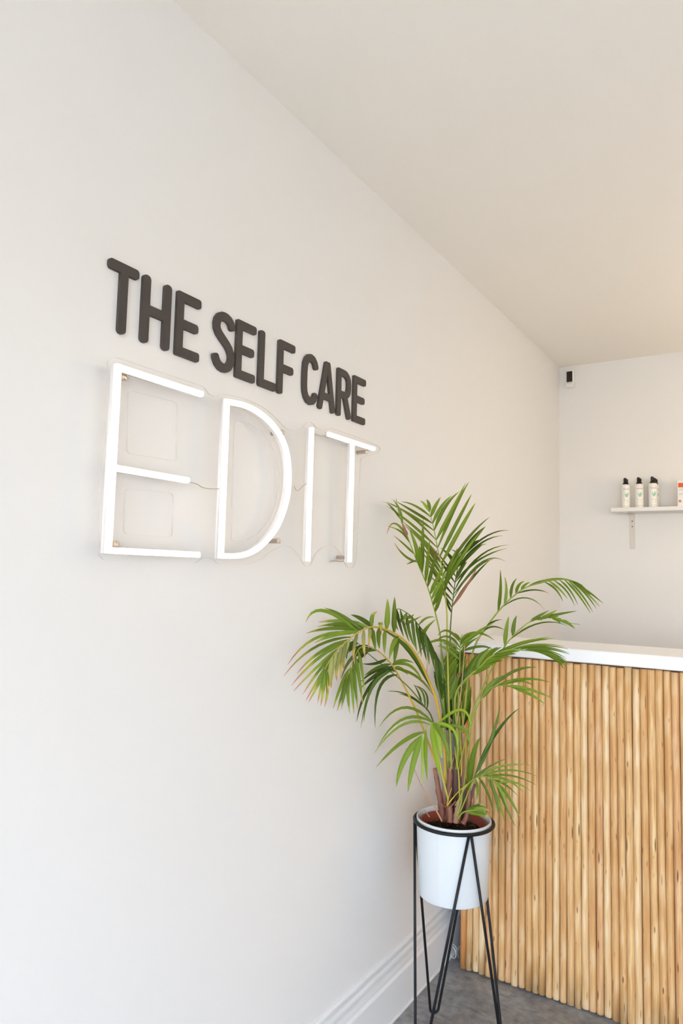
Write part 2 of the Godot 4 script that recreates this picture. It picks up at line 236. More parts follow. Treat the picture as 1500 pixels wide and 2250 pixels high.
		[-0.0746,.5899,.6003,-0.0636,.5452,.6287,-0.0537,.5054,.6466, 14.1, 3, 0.22],
		[-0.0402,.6463,.3846,-0.0492,.6904,.3639,-0.0572,.7305,.3509, 20.6, 0, 0.06],
		[-0.0346,.6362,.3503,-0.0435,.6867,.3347,-0.0488,.7365,.3241, 19.3, 0, 0.06],
		[-0.0502,.6568,.4473,-0.0509,.6859,.4443,-0.0395,.6979,.4371, 15.7, 0, 0.2],
		[-0.0442,.6534,.4094,-0.0405,.6665,.4172,-0.0357,.635,.4215, 16.9, 0, 0.2],
		[-0.0412,.6481,.3909,-0.0357,.6163,.4024,-0.031,.5852,.4096, 15.2, 0, 0],
		[-0.0453,.6542,.4167,-0.0349,.6274,.4375,-0.0242,.6027,.4498, 16.1, 0, 0],
		[-0.0505,.657,.4495,-0.033,.6295,.4675,-0.0202,.6016,.479, 17.5, 0, 0],
		[-0.0321,.6276,.332,-0.0318,.6019,.3622,-0.0312,.5677,.3821, 19.0, 0, 0],
		[-0.0325,.629,.335,-0.0253,.593,.355,-0.0235,.5546,.3696, 18.9, 0, 0],
		[-0.0124,.4574,.1427,-0.0802,.5558,.1431,-0.1666,.6269,.1609, 20.5, 1, 0],
		[-0.0147,.4851,.1617,-0.0816,.5775,.1704,-0.168,.6355,.2002, 19.2, 1, 0],
	]},
	{"r0": 0.0034, "r1": 0.0008, "tone": 1, "rachis": [-0.024,.1591,-0.0116,-0.0268,.3231,.0114,-0.0384,.4683,.0489,-0.0275,.5581,.0986,-0.0288,.6109,.1426,-0.0379,.6503,.1899,-0.0449,.6779,.2255,-0.0579,.6974,.2636,-0.0664,.699,.278], "leaflets": [
		[-0.0664,.699,.278,-0.0605,.6722,.3002,-0.0429,.6409,.3092, 14.3, 1, 0],
		[-0.0664,.699,.278,-0.0516,.6611,.287,-0.0348,.6218,.2901, 12.6, 1, 0],
		[-0.0599,.6978,.267,-0.0378,.6493,.2817,-0.0178,.6089,.2893, 11.3, 1, 0],
		[-0.0514,.6877,.2446,-0.0338,.6355,.2587,-0.013,.5955,.2643, 13.0, 1, 0],
		[-0.0442,.6753,.2221,-0.0297,.6221,.2359,-0.016,.5796,.2435, 12.9, 1, 0],
		[-0.0408,.6617,.2046,-0.0205,.6107,.2214,-0.0066,.5639,.2324, 12.9, 1, 0],
		[-0.0375,.6483,.1875,-0.0185,.5982,.1992,-0.003,.5517,.2058, 14.2, 1, 0],
		[-0.0339,.633,.1691,-0.0169,.5816,.1717,-0.0088,.5326,.1748, 12.9, 1, 0],
		[-0.0303,.6171,.15,-0.0072,.5679,.1638,.0079,.5242,.1731, 12.9, 1, 0],
		[-0.0286,.6003,.1337,-0.0036,.5535,.1459,.0108,.5075,.1549, 12.3, 1, 0],
		[-0.0281,.5825,.1189,-0.0013,.5383,.1274,.0148,.4947,.1338, 12.1, 1, 0],
		[-0.0277,.5625,.1023,.0002,.5211,.1068,.0151,.4834,.1114, 12.9, 1, 0],
		[-0.0425,.6685,.2134,-0.0434,.6575,.2515,.004,.6829,.2566, 16.8, 0, 0],
		[-0.0469,.6808,.2312,-0.0286,.6748,.2664,-0.0067,.6879,.2857, 15.9, 0, 0],
		[-0.0509,.687,.2432,-0.0481,.6631,.2823,-0.0205,.6831,.2975, 16.3, 0, 0],
		[-0.0302,.6168,.1497,-0.0202,.6349,.1833,.0188,.6721,.192, 17.0, 0, 0],
		[-0.0286,.6026,.1357,-0.0348,.6201,.1846,-0.0017,.6485,.2013, 17.1, 0, 0],
		[-0.0379,.6503,.1899,-0.0218,.6713,.1705,-0.0014,.674,.1535, 9.6, 0, 0],
	]},
	{"r0": 0.0034, "r1": 0.0008, "tone": 3, "rachis": [-0.0379,.2021,.0378,-0.0838,.3404,.0682,-0.0938,.4021,.105,-0.1056,.4687,.1534,-0.1119,.5199,.1996,-0.1177,.5482,.2346,-0.1268,.5738,.2711,-0.1387,.5883,.3087,-0.1452,.5889,.3441,-0.1474,.569,.3667,-0.1504,.5345,.3897,-0.153,.5056,.4017], "leaflets": [
		[-0.1462,.5796,.3546,-0.1295,.5337,.3621,-0.1158,.4678,.366, 12.8, 0, 0.1],
		[-0.1476,.5666,.3684,-0.1308,.5107,.3738,-0.1154,.4378,.3756, 15.2, 0, 0.1],
		[-0.1487,.5547,.3763,-0.1362,.4934,.3848,-0.1226,.4224,.3883, 14.6, 0, 0.1],
		[-0.1501,.538,.3874,-0.1374,.4828,.397,-0.1268,.4122,.4025, 14.0, 0, 0.1],
		[-0.1514,.5231,.3945,-0.1455,.4712,.4064,-0.1339,.4135,.4111, 14.4, 0, 0.1],
		[-0.1524,.5117,.3992,-0.1528,.4711,.4119,-0.156,.4253,.4216, 13.7, 0, 0.1],
		[-0.1519,.5174,.3968,-0.1571,.4764,.4108,-0.168,.4193,.4248, 15.2, 0, 0.1],
		[-0.1504,.5345,.3897,-0.1653,.4873,.4098,-0.168,.429,.4447, 14.5, 0, 0.1],
		[-0.1347,.5833,.2959,-0.1595,.5877,.3231,-0.168,.5741,.3748, 15.0, 1, 0],
		[-0.1293,.5767,.2789,-0.168,.5619,.3384,-0.168,.5046,.4063, 17.3, 1, 0],
		[-0.1395,.5884,.3134,-0.1543,.5815,.3377,-0.1655,.5634,.3546, 17.5, 1, 0],
		[-0.1181,.5492,.2361,-0.1417,.5354,.2626,-0.168,.5357,.2908, 14.7, 1, 0],
		[-0.1144,.532,.2146,-0.1476,.5198,.2384,-0.168,.4999,.2798, 15.5, 1, 0],
		[-0.1124,.5222,.2024,-0.1546,.5105,.2322,-0.168,.4837,.3041, 13.4, 1, 0],
		[-0.1132,.526,.2072,-0.1561,.4962,.2356,-0.168,.4673,.2972, 16.2, 1, 0],
		[-0.112,.52,.1997,-0.168,.4642,.2461,-0.168,.374,.3176, 15.2, 1, 0],
		[-0.1114,.5156,.1957,-0.1585,.4681,.2433,-0.168,.3659,.277, 16.0, 1, 0],
		[-0.1104,.5073,.1882,-0.1594,.4856,.2293,-0.168,.353,.2933, 12.3, 1, 0],
		[-0.1092,.4975,.1794,-0.1518,.459,.2151,-0.1562,.3421,.2287, 13.4, 1, 0],
		[-0.1138,.5292,.2111,-0.0901,.5427,.1883,-0.062,.5352,.1678, 13.4, 0, 0],
		[-0.1136,.5282,.2098,-0.0749,.5259,.1672,-0.0451,.4738,.1371, 13.6, 0, 0],
		[-0.112,.5204,.2002,-0.1005,.5145,.1743,-0.0879,.4975,.155, 15.7, 0, 0],
		[-0.1116,.5168,.1968,-0.062,.4928,.1479,-0.0203,.4345,.1116, 13.9, 0, 0],
	]},
	{"r0": 0.0028, "r1": 0.0007, "tone": 1, "rachis": [-0.0422,.1971,.0179,-0.0629,.3437,.0267,-0.0801,.3984,.0666,-0.0923,.4503,.1261,-0.1141,.4977,.1896,-0.1664,.5648,.2662,-0.168,.5979,.3217,-0.168,.6094,.3526], "leaflets": [
		[-0.0795,.3965,.0652,-0.1248,.4289,.0987,-0.168,.4375,.1376, 7.3, 1, 0],
		[-0.0766,.3873,.0585,-0.1078,.4174,.0884,-0.1394,.4291,.113, 8.2, 1, 0],
		[-0.0762,.3858,.0574,-0.0792,.4351,.0697,-0.1025,.4564,.0869, 8.1, 1, 0],
		[-0.0812,.4028,.0717,-0.0868,.4334,.0819,-0.0986,.4598,.0921, 7.6, 1, 0],
		[-0.0734,.3771,.0511,-0.069,.428,.0625,-0.0928,.4544,.0815, 8.4, 1, 0],
		[-0.168,.5979,.3217,-0.168,.5908,.3518,-0.168,.5736,.3689, 15.0, 1, 0],
		[-0.168,.605,.3408,-0.168,.5864,.3754,-0.168,.5563,.3798, 13.7, 1, 0],
		[-0.1671,.5797,.2912,-0.168,.5764,.3269,-0.168,.5598,.3504, 13.0, 1, 0],
		[-0.1664,.5651,.2668,-0.168,.5529,.3073,-0.168,.5264,.3246, 14.6, 1, 0],
	]},
	{"r0": 0.003, "r1": 0.001, "tone": 2, "rachis": [.0046,.1183,.0524,-0.0104,.2001,.0696,-0.0171,.2664,.0833,-0.0163,.3278,.1047,-0.0166,.3599,.1265,-0.0271,.3469,.1419,-0.0389,.3233,.1577], "leaflets": [
		[-0.0166,.3599,.1265,-0.0873,.403,.1764,-0.15,.3444,.2162, 12.3, 0, 0],
		[-0.0166,.3599,.1265,-0.0865,.3707,.1846,-0.1471,.2873,.2293, 11.7, 0, 0],
		[-0.0209,.3545,.1329,-0.0901,.3526,.1849,-0.1567,.2699,.2283, 11.3, 0, 0],
		[-0.0331,.335,.1499,-0.0839,.304,.2028,-0.1398,.2354,.2474, 16.6, 2, 0],
		[-0.0389,.3233,.1577,-0.0752,.2584,.1945,-0.0894,.1803,.2148, 24.6, 2, 0],
		[-0.0389,.3233,.1577,-0.0489,.2446,.1912,-0.0526,.1733,.2122, 24.0, 2, 0],
		[-0.0376,.326,.1559,-0.0264,.2618,.1733,-0.0214,.188,.1859, 12.9, 2, 0],
		[-0.0301,.3408,.1459,-0.0193,.2723,.1681,-0.0072,.2047,.1807, 16.6, 2, 0],
		[-0.019,.3569,.13,.0014,.2894,.1504,.0252,.2175,.1597, 22.4, 2, 0],
		[-0.0166,.3596,.1263,.0218,.3247,.1367,.0493,.2522,.1428, 20.4, 2, 0],
		[-0.0165,.3545,.1229,.0092,.3205,.143,.0274,.2703,.1559, 21.1, 2, 0],
		[-0.0166,.3575,.1249,.0486,.3521,.1327,.0695,.3026,.1474, 13.0, 2, 0],
		[-0.0164,.3404,.1132,.066,.3535,.1061,.093,.3013,.1132, 14.8, 2, 0],
		[-0.0164,.3445,.116,.0685,.4058,.1134,.1025,.3472,.1213, 13.0, 2, 0],
	]},
	{"r0": 0.0034, "r1": 0.0008, "tone": 1, "rachis": [-0.0015,.121,-0.0428,-0.0278,.328,-0.0534,-0.0302,.406,-0.0632,-0.0303,.4801,-0.0741,-0.024,.5565,-0.0767], "leaflets": [
		[-0.0281,.3378,-0.0546,-0.0386,.3868,-0.0327,-0.0425,.4328,-0.0194, 22.3, 1, 0],
		[-0.0285,.3524,-0.0565,-0.0391,.3998,-0.0353,-0.0463,.4439,-0.0211, 23.0, 1, 0],
		[-0.029,.3661,-0.0582,-0.0411,.4126,-0.0414,-0.0528,.4582,-0.0286, 20.6, 1, 0],
		[-0.0293,.3777,-0.0597,-0.0408,.4275,-0.0421,-0.0503,.4716,-0.0297, 21.5, 1, 0],
		[-0.0297,.3904,-0.0613,-0.0421,.4397,-0.0478,-0.0505,.4896,-0.0387, 21.0, 1, 0],
		[-0.0301,.4036,-0.0629,-0.0389,.4525,-0.0439,-0.0487,.5025,-0.0295, 23.9, 1, 0],
		[-0.0302,.4199,-0.0653,-0.0437,.4684,-0.0582,-0.0552,.5181,-0.0524, 25.1, 1, 0],
		[-0.0302,.4367,-0.0677,-0.0383,.4878,-0.0516,-0.0433,.5327,-0.041, 22.3, 1, 0],
		[-0.0302,.4545,-0.0703,-0.0381,.5049,-0.062,-0.0459,.5512,-0.0553, 21.8, 1, 0],
		[-0.0303,.4783,-0.0738,-0.0306,.5253,-0.0555,-0.0324,.567,-0.0427, 22.2, 1, 0],
		[-0.0282,.5057,-0.0749,-0.0294,.5444,-0.0637,-0.0301,.5795,-0.0563, 20.7, 1, 0],
		[-0.0279,.3329,-0.054,-0.0119,.3847,-0.0528,.0006,.4382,-0.0527, 21.8, 0, 0],
		[-0.0284,.3476,-0.0559,-0.0096,.3981,-0.0545,.0097,.4494,-0.0565, 25.2, 0, 0],
		[-0.0288,.3612,-0.0576,-0.0059,.4116,-0.0531,.016,.4598,-0.0528, 21.4, 0, 0],
		[-0.0292,.3729,-0.059,-0.0065,.4223,-0.062,.0177,.4681,-0.0678, 22.8, 0, 0],
		[-0.0297,.3885,-0.061,-0.0045,.4375,-0.0621,.021,.4845,-0.0666, 21.2, 0, 0],
		[-0.0302,.4061,-0.0632,-0.0065,.4528,-0.0703,.0163,.5011,-0.078, 24.6, 0, 0],
		[-0.0302,.4239,-0.0658,-0.0065,.4713,-0.0658,.0189,.5184,-0.0699, 23.1, 0, 0],
		[-0.0302,.4427,-0.0686,-0.0042,.4906,-0.056,.0194,.5373,-0.0503, 23.0, 0, 0],
		[-0.0303,.4635,-0.0716,-0.0102,.507,-0.0661,.0094,.5468,-0.0651, 22.7, 0, 0],
		[-0.0296,.4885,-0.0744,-0.0143,.5243,-0.0714,-0.0015,.5581,-0.0705, 21.5, 0, 0],
		[-0.0273,.5159,-0.0753,-0.0115,.5437,-0.0602,.0022,.5611,-0.0514, 22.6, 0, 0],
		[-0.0254,.3092,-0.0524,-0.0006,.348,-0.0591,.0111,.4109,-0.0615, 25.4, 1, 0],
		[-0.0239,.2973,-0.0518,.0132,.3613,-0.0644,.0201,.4363,-0.0652, 25.4, 1, 0],
		[-0.0248,.3045,-0.0522,-0.0433,.3467,-0.0323,-0.0457,.4096,-0.0233, 28.2, 1, 0],
		[-0.0242,.2999,-0.052,-0.0503,.3318,-0.0422,-0.0558,.3811,-0.0408, 28.0, 1, 0],
		[-0.0238,.297,-0.0518,.014,.3746,-0.0586,.0285,.4503,-0.0586, 24.0, 0, 0],
		[-0.0253,.3088,-0.0524,.0104,.3648,-0.0386,.0313,.4177,-0.0282, 22.5, 0, 0],
		[-0.0268,.3207,-0.053,.0019,.3759,-0.0394,.0222,.4285,-0.0308, 23.2, 0, 0],
		[-0.0279,.333,-0.054,.0102,.4024,-0.051,.0299,.4692,-0.0467, 20.6, 0, 0],
	]},
	{"r0": 0.003, "r1": 0.0007, "tone": 0, "rachis": [.0183,.2063,.0139,.0209,.4474,.0237,.0274,.521,.0318,.0318,.575,.0408,.0326,.6063,.0405,.0429,.6206,.047], "leaflets": [
		[.0323,.5942,.0406,.0011,.6297,.0651,-0.0247,.6134,.0836, 10.7, 0, 0],
		[.0319,.5774,.0408,.0014,.6117,.0652,-0.0332,.5927,.0875, 11.9, 0, 0],
		[.0314,.5701,.04,-0.0265,.5998,.0792,-0.0798,.5549,.1117, 11.9, 0, 0],
		[.0325,.6015,.0405,.0227,.62,.0605,.0134,.6191,.0751, 11.5, 0, 0],
		[.0302,.5554,.0375,.0106,.5826,.0677,-0.0061,.5948,.0893, 12.0, 0, 0],
		[.029,.5406,.0351,-0.0037,.5707,.0524,-0.032,.5816,.0667, 13.7, 0, 0],
		[.0325,.6015,.0405,.0698,.6247,.0048,.1164,.6029,-0.0283, 12.6, 0, 0],
		[.0321,.587,.0407,.0733,.6243,.0137,.1238,.661,-0.0141, 13.2, 0, 0],
		[.0318,.575,.0408,.0635,.6128,.0146,.0958,.6318,-0.0076, 11.9, 0, 0],
		[.0308,.5627,.0388,.0522,.5917,.0182,.076,.6116,.0004, 12.1, 0, 0],
		[.031,.5652,.0392,.0814,.5835,.007,.1142,.576,-0.0141, 11.9, 0, 0],
		[.0323,.5943,.0406,.0476,.6185,.0267,.0658,.6214,.0141, 11.7, 0, 0],
		[.0321,.5846,.0407,.035,.6023,.0145,.047,.614,-0.0072, 11.9, 0, 0],
		[.0239,.4817,.0275,.0263,.5009,.0473,.0555,.4826,.0488, 10.4, 4, 0],
	]},
	{"r0": 0.003, "r1": 0.0007, "tone": 1, "rachis": [-0.0098,.1858,.0042,-0.0204,.3803,.0087,-0.028,.4504,.0119,-0.0332,.5137,.0141,-0.0407,.5675,.0173,-0.0436,.5879,.0294], "leaflets": [
		[-0.0222,.3973,.0094,-0.0438,.4405,.0243,-0.0552,.4764,.033, 16.0, 1, 0],
		[-0.0233,.4076,.0099,-0.0436,.4534,.0276,-0.0556,.486,.0388, 17.6, 1, 0],
		[-0.0245,.418,.0104,-0.0419,.4669,.0343,-0.0512,.5014,.0493, 18.7, 1, 0],
		[-0.0256,.4283,.0109,-0.0412,.4782,.0353,-0.0476,.5143,.0499, 15.4, 1, 0],
		[-0.0267,.4386,.0113,-0.0415,.4883,.0326,-0.0499,.5239,.0461, 16.1, 1, 0],
		[-0.0278,.449,.0118,-0.0404,.499,.0336,-0.0453,.5372,.0466, 18.5, 1, 0],
		[-0.0287,.4594,.0122,-0.0424,.5088,.0294,-0.0511,.5442,.0407, 20.0, 1, 0],
		[-0.0296,.4699,.0125,-0.0416,.5196,.0317,-0.0464,.5533,.0431, 16.1, 1, 0],
		[-0.0227,.4021,.0096,-0.0073,.4452,-0.0086,-0.0004,.4855,-0.0193, 19.3, 0, 0],
		[-0.0242,.4153,.0103,-0.0076,.4581,-0.0027,-0.0023,.4939,-0.0089, 21.2, 0, 0],
		[-0.0256,.4286,.0109,-0.0128,.4692,-0.0082,-0.0107,.5062,-0.0181, 17.4, 0, 0],
		[-0.0268,.4395,.0114,-0.0084,.4827,-0.0006,.0016,.515,-0.0076, 18.6, 0, 0],
		[-0.028,.4504,.0119,-0.0104,.494,-0.0082,.0005,.5231,-0.0211, 18.0, 0, 0],
		[-0.0294,.4675,.0125,-0.0131,.5061,-0.0079,-0.002,.5328,-0.0217, 18.1, 0, 0],
		[-0.0308,.4845,.0131,-0.0164,.518,-0.0089,-0.0049,.5416,-0.0245, 18.0, 0, 0],
		[-0.0324,.504,.0138,-0.0178,.5355,-0.0053,-0.0045,.5544,-0.0195, 20.3, 0, 0],
		[-0.0346,.5235,.0147,-0.0252,.5513,-0.0157,-0.0157,.5655,-0.0374, 17.7, 0, 0],
	]},
]
const STEMS := [
	[0.0085, 0.005, 0, [-0.0279,.0418,.0118,-0.0389,.101,.0165,-0.0482,.1589,.0205,-0.0556,.1989,.0236]],
	[0.0085, 0.004, 1, [-0.029,.0357,-0.0094,-0.0349,.0959,-0.0069,-0.0355,.142,-0.0067,-0.034,.1699,-0.0073]],
	[0.0085, 0.005, 0, [-0.0176,.0409,.0075,-0.015,.1121,.0064,-0.0122,.1672,.0052,-0.0117,.2058,.005]],
	[0.0075, 0.006, 0, [.0098,.0564,.0501,.0105,.0689,.0498,.0095,.0919,.0503,.0077,.1025,.0511]],
	[0.0105, 0.006, 2, [-0.0123,.0342,-0.0274,-0.0088,.1137,-0.0289,-0.0095,.1786,-0.0286,-0.0144,.2322,-0.0265]],
	[0.0075, 0.003, 1, [.0296,.0594,.0526,.0309,.0878,.0521,.0348,.1129,.0504,.0372,.1272,.0494]],
	[0.006, 0.003, 0, [.0323,.0566,.0406,.0346,.0852,.0397,.0368,.1102,.0387,.0375,.1245,.0384]],
	[0.009, 0.005, 2, [.0198,.0459,-0.0084,.0261,.1063,-0.0111,.029,.1521,-0.0123,.027,.1885,-0.0115]],
	[0.0065, 0.003, 0, [.0516,.0608,.0541,.0575,.0794,.0408,.0608,.1229,.0285,.0592,.1647,.0183]],
	[0.0075, 0.003, 2, [.0464,.0572,.0129,.0518,.0988,.0106,.0575,.1261,.0082,.0697,.1684,.003]],
	[0.0022, 0.0014, 3, [.0389,.1238,.0487,.0376,.1681,.0492,.0308,.2098,.0412,.0198,.2463,.035,.0122,.2763,.0274]],
	[0.0016, 0.001, 3, [.0405,.124,.048,.0507,.1593,.0545,.0756,.1885,.0548]],
	[0.0022, 0.001, 3, [.0065,.1062,.0733,.0228,.1323,.0664,.0462,.1598,.0673,.0723,.1865,.0562]],
	[0.0016, 0.001, 3, [.0041,.1085,.0634,.0072,.1248,.0621,.0169,.1611,.058]],
	[0.0028, 0.0008, 4, [-0.0087,.0614,.0689,-0.0217,.0968,.0853,-0.0311,.1218,.1001,-0.0481,.1681,.1291,-0.06,.2231,.1558]],
	[0.0016, 0.0008, 4, [-0.0431,.0708,.0835,-0.0466,.0841,.0958,-0.0483,.0974,.1074]],
	[0.0016, 0.0008, 4, [-0.0006,.2027,.0328,.0043,.2212,.0308,.0108,.2471,.028]],
	[0.0018, 0.0012, 4, [.0418,.3285,.0909,.0486,.4005,.088,.0574,.4822,.0843,.0639,.5924,.0815]],
	[0.0016, 0.0008, 4, [.0479,.3307,.0449,.0442,.3703,.0464,.0382,.4288,.049]],
	[0.0022, 0.0012, 0, [.0328,.1261,.0621,.0164,.1088,.0691,.0005,.1121,.0867,-0.0012,.119,.0874]],
	[0.0013, 0.0007, 4, [-0.0317,.5055,.1438,-0.03,.5359,.1431,-0.0315,.5686,.1437]],
	[0.005, 0.003, 1, [.0294,.1547,-0.0016,.0331,.2188,-0.0032,.03,.2735,-0.0019,.0262,.3136,-0.0003]],
	[0.0024, 0.0016, 3, [.0317,.1871,.0191,.0312,.2413,.0194,.0272,.3047,.0211,.024,.3685,.0224]],
	[0.0018, 0.001, 3, [.0488,.2088,.0228,.0466,.2627,.0237,.0494,.3263,.0225,.0627,.3833,.0277]],
]
# ------------------------------------------------------------------ helpers

func numbered(called: String) -> String:
	var n: int = taken.get(called, 0)
	taken[called] = n + 1
	return called if n == 0 else "%s_%03d" % [called, n]

func tag(o: Node, label: String, category: String, group := "") -> void:
	o.set_meta("label", label)
	o.set_meta("category", category)
	if group != "":
		o.set_meta("group", group)

func thing(called: String, at: Vector3, label: String, category: String, group := "") -> Node3D:
	var o := Node3D.new()
	o.name = numbered(called)
	add_child(o)
	o.position = at
	tag(o, label, category, group)
	return o

func put(called: String, mesh: Mesh, m: Material, parent: Node, at := Vector3.ZERO) -> MeshInstance3D:
	var o := MeshInstance3D.new()
	o.name = called if parent != self else numbered(called)
	o.mesh = mesh
	if m:
		o.material_override = m
	o.position = at
	o.cast_shadow = GeometryInstance3D.SHADOW_CASTING_SETTING_ON
	parent.add_child(o, true)
	return o

func structure(called: String, mesh: Mesh, m: Material, at := Vector3.ZERO) -> MeshInstance3D:
	var o := put(called, mesh, m, self, at)
	o.set_meta("kind", "structure")
	return o

func mat(srgb: Color, rough := 0.5, metal := 0.0, spec := 0.5) -> StandardMaterial3D:
	var m := StandardMaterial3D.new()
	m.albedo_color = srgb
	m.roughness = rough
	m.metallic = metal
	m.metallic_specular = spec
	return m

func rgb(r: int, g: int, b: int) -> Color:
	return Color(r / 255.0, g / 255.0, b / 255.0)

func quad(st: SurfaceTool, a: Vector3, b: Vector3, c: Vector3, d: Vector3) -> void:
	for v in [a, b, c, a, c, d]:
		st.add_vertex(v)

func new_st(smooth := true) -> SurfaceTool:
	var st := SurfaceTool.new()
	st.begin(Mesh.PRIMITIVE_TRIANGLES)
	st.set_smooth_group(0 if smooth else -1)
	return st

func done(st: SurfaceTool) -> ArrayMesh:
	st.generate_normals()
	return st.commit()

# box from lo to hi with chamfered edges
func add_box(st: SurfaceTool, lo: Vector3, hi: Vector3, c := 0.0) -> void:
	st.set_smooth_group(-1)
	var mid := (lo + hi) / 2.0
	var h := (hi - lo) / 2.0
	var axes := [Vector3(1, 0, 0), Vector3(0, 1, 0), Vector3(0, 0, 1)]
	for k in 3:
		var u: Vector3 = axes[(k + 1) % 3]
		var w: Vector3 = axes[(k + 2) % 3]
		for s in [-1.0, 1.0]:
			var nrm: Vector3 = axes[k] * s
			var o: Vector3 = mid + nrm * h[k]
			var eu: Vector3 = u * (h[(k + 1) % 3] - c)
			var ew: Vector3 = w * (h[(k + 2) % 3] - c)
			if s > 0:
				quad(st, o - eu - ew, o - eu + ew, o + eu + ew, o + eu - ew)
			else:
				quad(st, o - eu - ew, o + eu - ew, o + eu + ew, o - eu + ew)
	if c <= 0.0:
		return
	for k in 3:      # edges along axis k
		var a: Vector3 = axes[k]
		var u: Vector3 = axes[(k + 1) % 3]
		var w: Vector3 = axes[(k + 2) % 3]
		var hk: float = h[k] - c
		for su in [-1.0, 1.0]:
			for sw in [-1.0, 1.0]:
				var p1: Vector3 = mid + u * su * h[(k + 1) % 3] + w * sw * (h[(k + 2) % 3] - c)
				var p2: Vector3 = mid + u * su * (h[(k + 1) % 3] - c) + w * sw * h[(k + 2) % 3]
				if su * sw > 0:
					quad(st, p1 - a * hk, p1 + a * hk, p2 + a * hk, p2 - a * hk)
				else:
					quad(st, p1 - a * hk, p2 - a * hk, p2 + a * hk, p1 + a * hk)
	for sx in [-1.0, 1.0]:
		for sy in [-1.0, 1.0]:
			for sz in [-1.0, 1.0]:
				var px := mid + Vector3(sx * h.x, sy * (h.y - c), sz * (h.z - c))
				var py := mid + Vector3(sx * (h.x - c), sy * h.y, sz * (h.z - c))
				var pz := mid + Vector3(sx * (h.x - c), sy * (h.y - c), sz * h.z)
				if sx * sy * sz > 0:
					for v in [px, pz, py]:
						st.add_vertex(v)
				else:
					for v in [px, py, pz]:
						st.add_vertex(v)

func box(lo: Vector3, hi: Vector3, c := 0.0) -> ArrayMesh:
	var st := new_st(false)
	add_box(st, lo, hi, c)
	return done(st)

func v3s(a: Array) -> PackedVector3Array:
	var r := PackedVector3Array()
	for i in range(0, a.size(), 3):
		r.append(Vector3(a[i], a[i + 1], a[i + 2]))
	return r

func v2s(a: Array) -> PackedVector2Array:
	var r := PackedVector2Array()
	for i in range(0, a.size(), 2):
		r.append(Vector2(a[i], a[i + 1]))
	return r

func smooth_path(p: PackedVector3Array, per: int) -> PackedVector3Array:
	var r := PackedVector3Array()
	var n := p.size()
	for i in n - 1:
		var a := p[max(i - 1, 0)]
		var d := p[min(i + 2, n - 1)]
		for k in per:
			r.append(p[i].cubic_interpolate(p[i + 1], a, d, float(k) / per))
	r.append(p[n - 1])
	return r

func smooth_loop(p: PackedVector2Array, per: int) -> PackedVector2Array:
	var r := PackedVector2Array()
	var n := p.size()
	for i in n:
		for k in per:
			r.append(p[i].cubic_interpolate(p[(i + 1) % n], p[(i - 1 + n) % n], p[(i + 2) % n], float(k) / per))
	return r

# round tube along a path; radius runs from r0 to r1
func add_tube(st: SurfaceTool, p: PackedVector3Array, r0: float, r1: float, sides := 8, c0 := Color.WHITE, c1 := Color.WHITE, lumpy := 0.0, closed := false) -> void:
	st.set_smooth_group(0)
	var n := p.size()
	var rings := []
	var u := Vector3.ZERO
	for i in n:
		var t := (p[min(i + 1, n - 1)] - p[max(i - 1, 0)]).normalized()
		if closed:
			t = (p[(i + 1) % n] - p[(i - 1 + n) % n]).normalized()
		if i == 0:
			u = t.cross(Vector3(0.31, 0.2, 0.93)).normalized()
		u = (u - t * u.dot(t)).normalized()
		var w := t.cross(u)
		var f := float(i) / (n - 1)
		var ring := PackedVector3Array()
		for k in sides:
			var a := TAU * k / sides
			var r := lerpf(r0, r1, f) * (1.0 + lumpy * sin(a * 3.0 + i * 1.7) * 0.5 + lumpy * sin(i * 2.3 + k * 5.1) * 0.5)
			ring.append(p[i] + (u * cos(a) + w * sin(a)) * r)
		rings.append(ring)
	var last := n if closed else n - 1
	for i in last:
		var f0 := float(i) / (n - 1)
		var f1 := float(i + 1) / (n - 1)
		var r_a: PackedVector3Array = rings[i]
		var r_b: PackedVector3Array = rings[(i + 1) % n]
		for k in sides:
			var j := (k + 1) % sides
			var ca := c0.lerp(c1, f0)
			var cb := c0.lerp(c1, f1)
			st.set_color(ca); st.add_vertex(r_a[k])
			st.set_color(cb); st.add_vertex(r_b[j])
			st.set_color(cb); st.add_vertex(r_b[k])
			st.set_color(ca); st.add_vertex(r_a[k])
			st.set_color(ca); st.add_vertex(r_a[j])
			st.set_color(cb); st.add_vertex(r_b[j])
	if closed:
		return
	for e in [0, n - 1]:
		var ring: PackedVector3Array = rings[e]
		st.set_color(c0 if e == 0 else c1)
		for k in sides:
			var j := (k + 1) % sides
			st.add_vertex(p[e])
			st.add_vertex(ring[j] if e == 0 else ring[k])
			st.add_vertex(ring[k] if e == 0 else ring[j])

func tube(p: PackedVector3Array, r0: float, r1: float, sides := 8) -> ArrayMesh:
	var st := new_st()
	add_tube(st, p, r0, r1, sides)
	return done(st)

# surface of revolution round y; profile as (radius, y), outside on the right when walking up
func lathe(profile: Array, segs := 48, uv := false) -> ArrayMesh:
	var st := new_st()
	for i in profile.size() - 1:
		var a: Vector2 = profile[i]
		var b: Vector2 = profile[i + 1]
		for k in segs:
			var t0 := TAU * k / segs
			var t1 := TAU * (k + 1) / segs
			var d0 := Vector3(sin(t0), 0, cos(t0))
			var d1 := Vector3(sin(t1), 0, cos(t1))
			var q := [d0 * a.x + Vector3(0, a.y, 0), d0 * b.x + Vector3(0, b.y, 0), d1 * b.x + Vector3(0, b.y, 0), d1 * a.x + Vector3(0, a.y, 0)]
			var uvs := [Vector2(float(k) / segs, a.y), Vector2(float(k) / segs, b.y), Vector2(float(k + 1) / segs, b.y), Vector2(float(k + 1) / segs, a.y)]
			for o in [0, 1, 2, 0, 2, 3]:
				if uv:
					st.set_uv(uvs[o])
				st.add_vertex(q[o])
	return done(st)

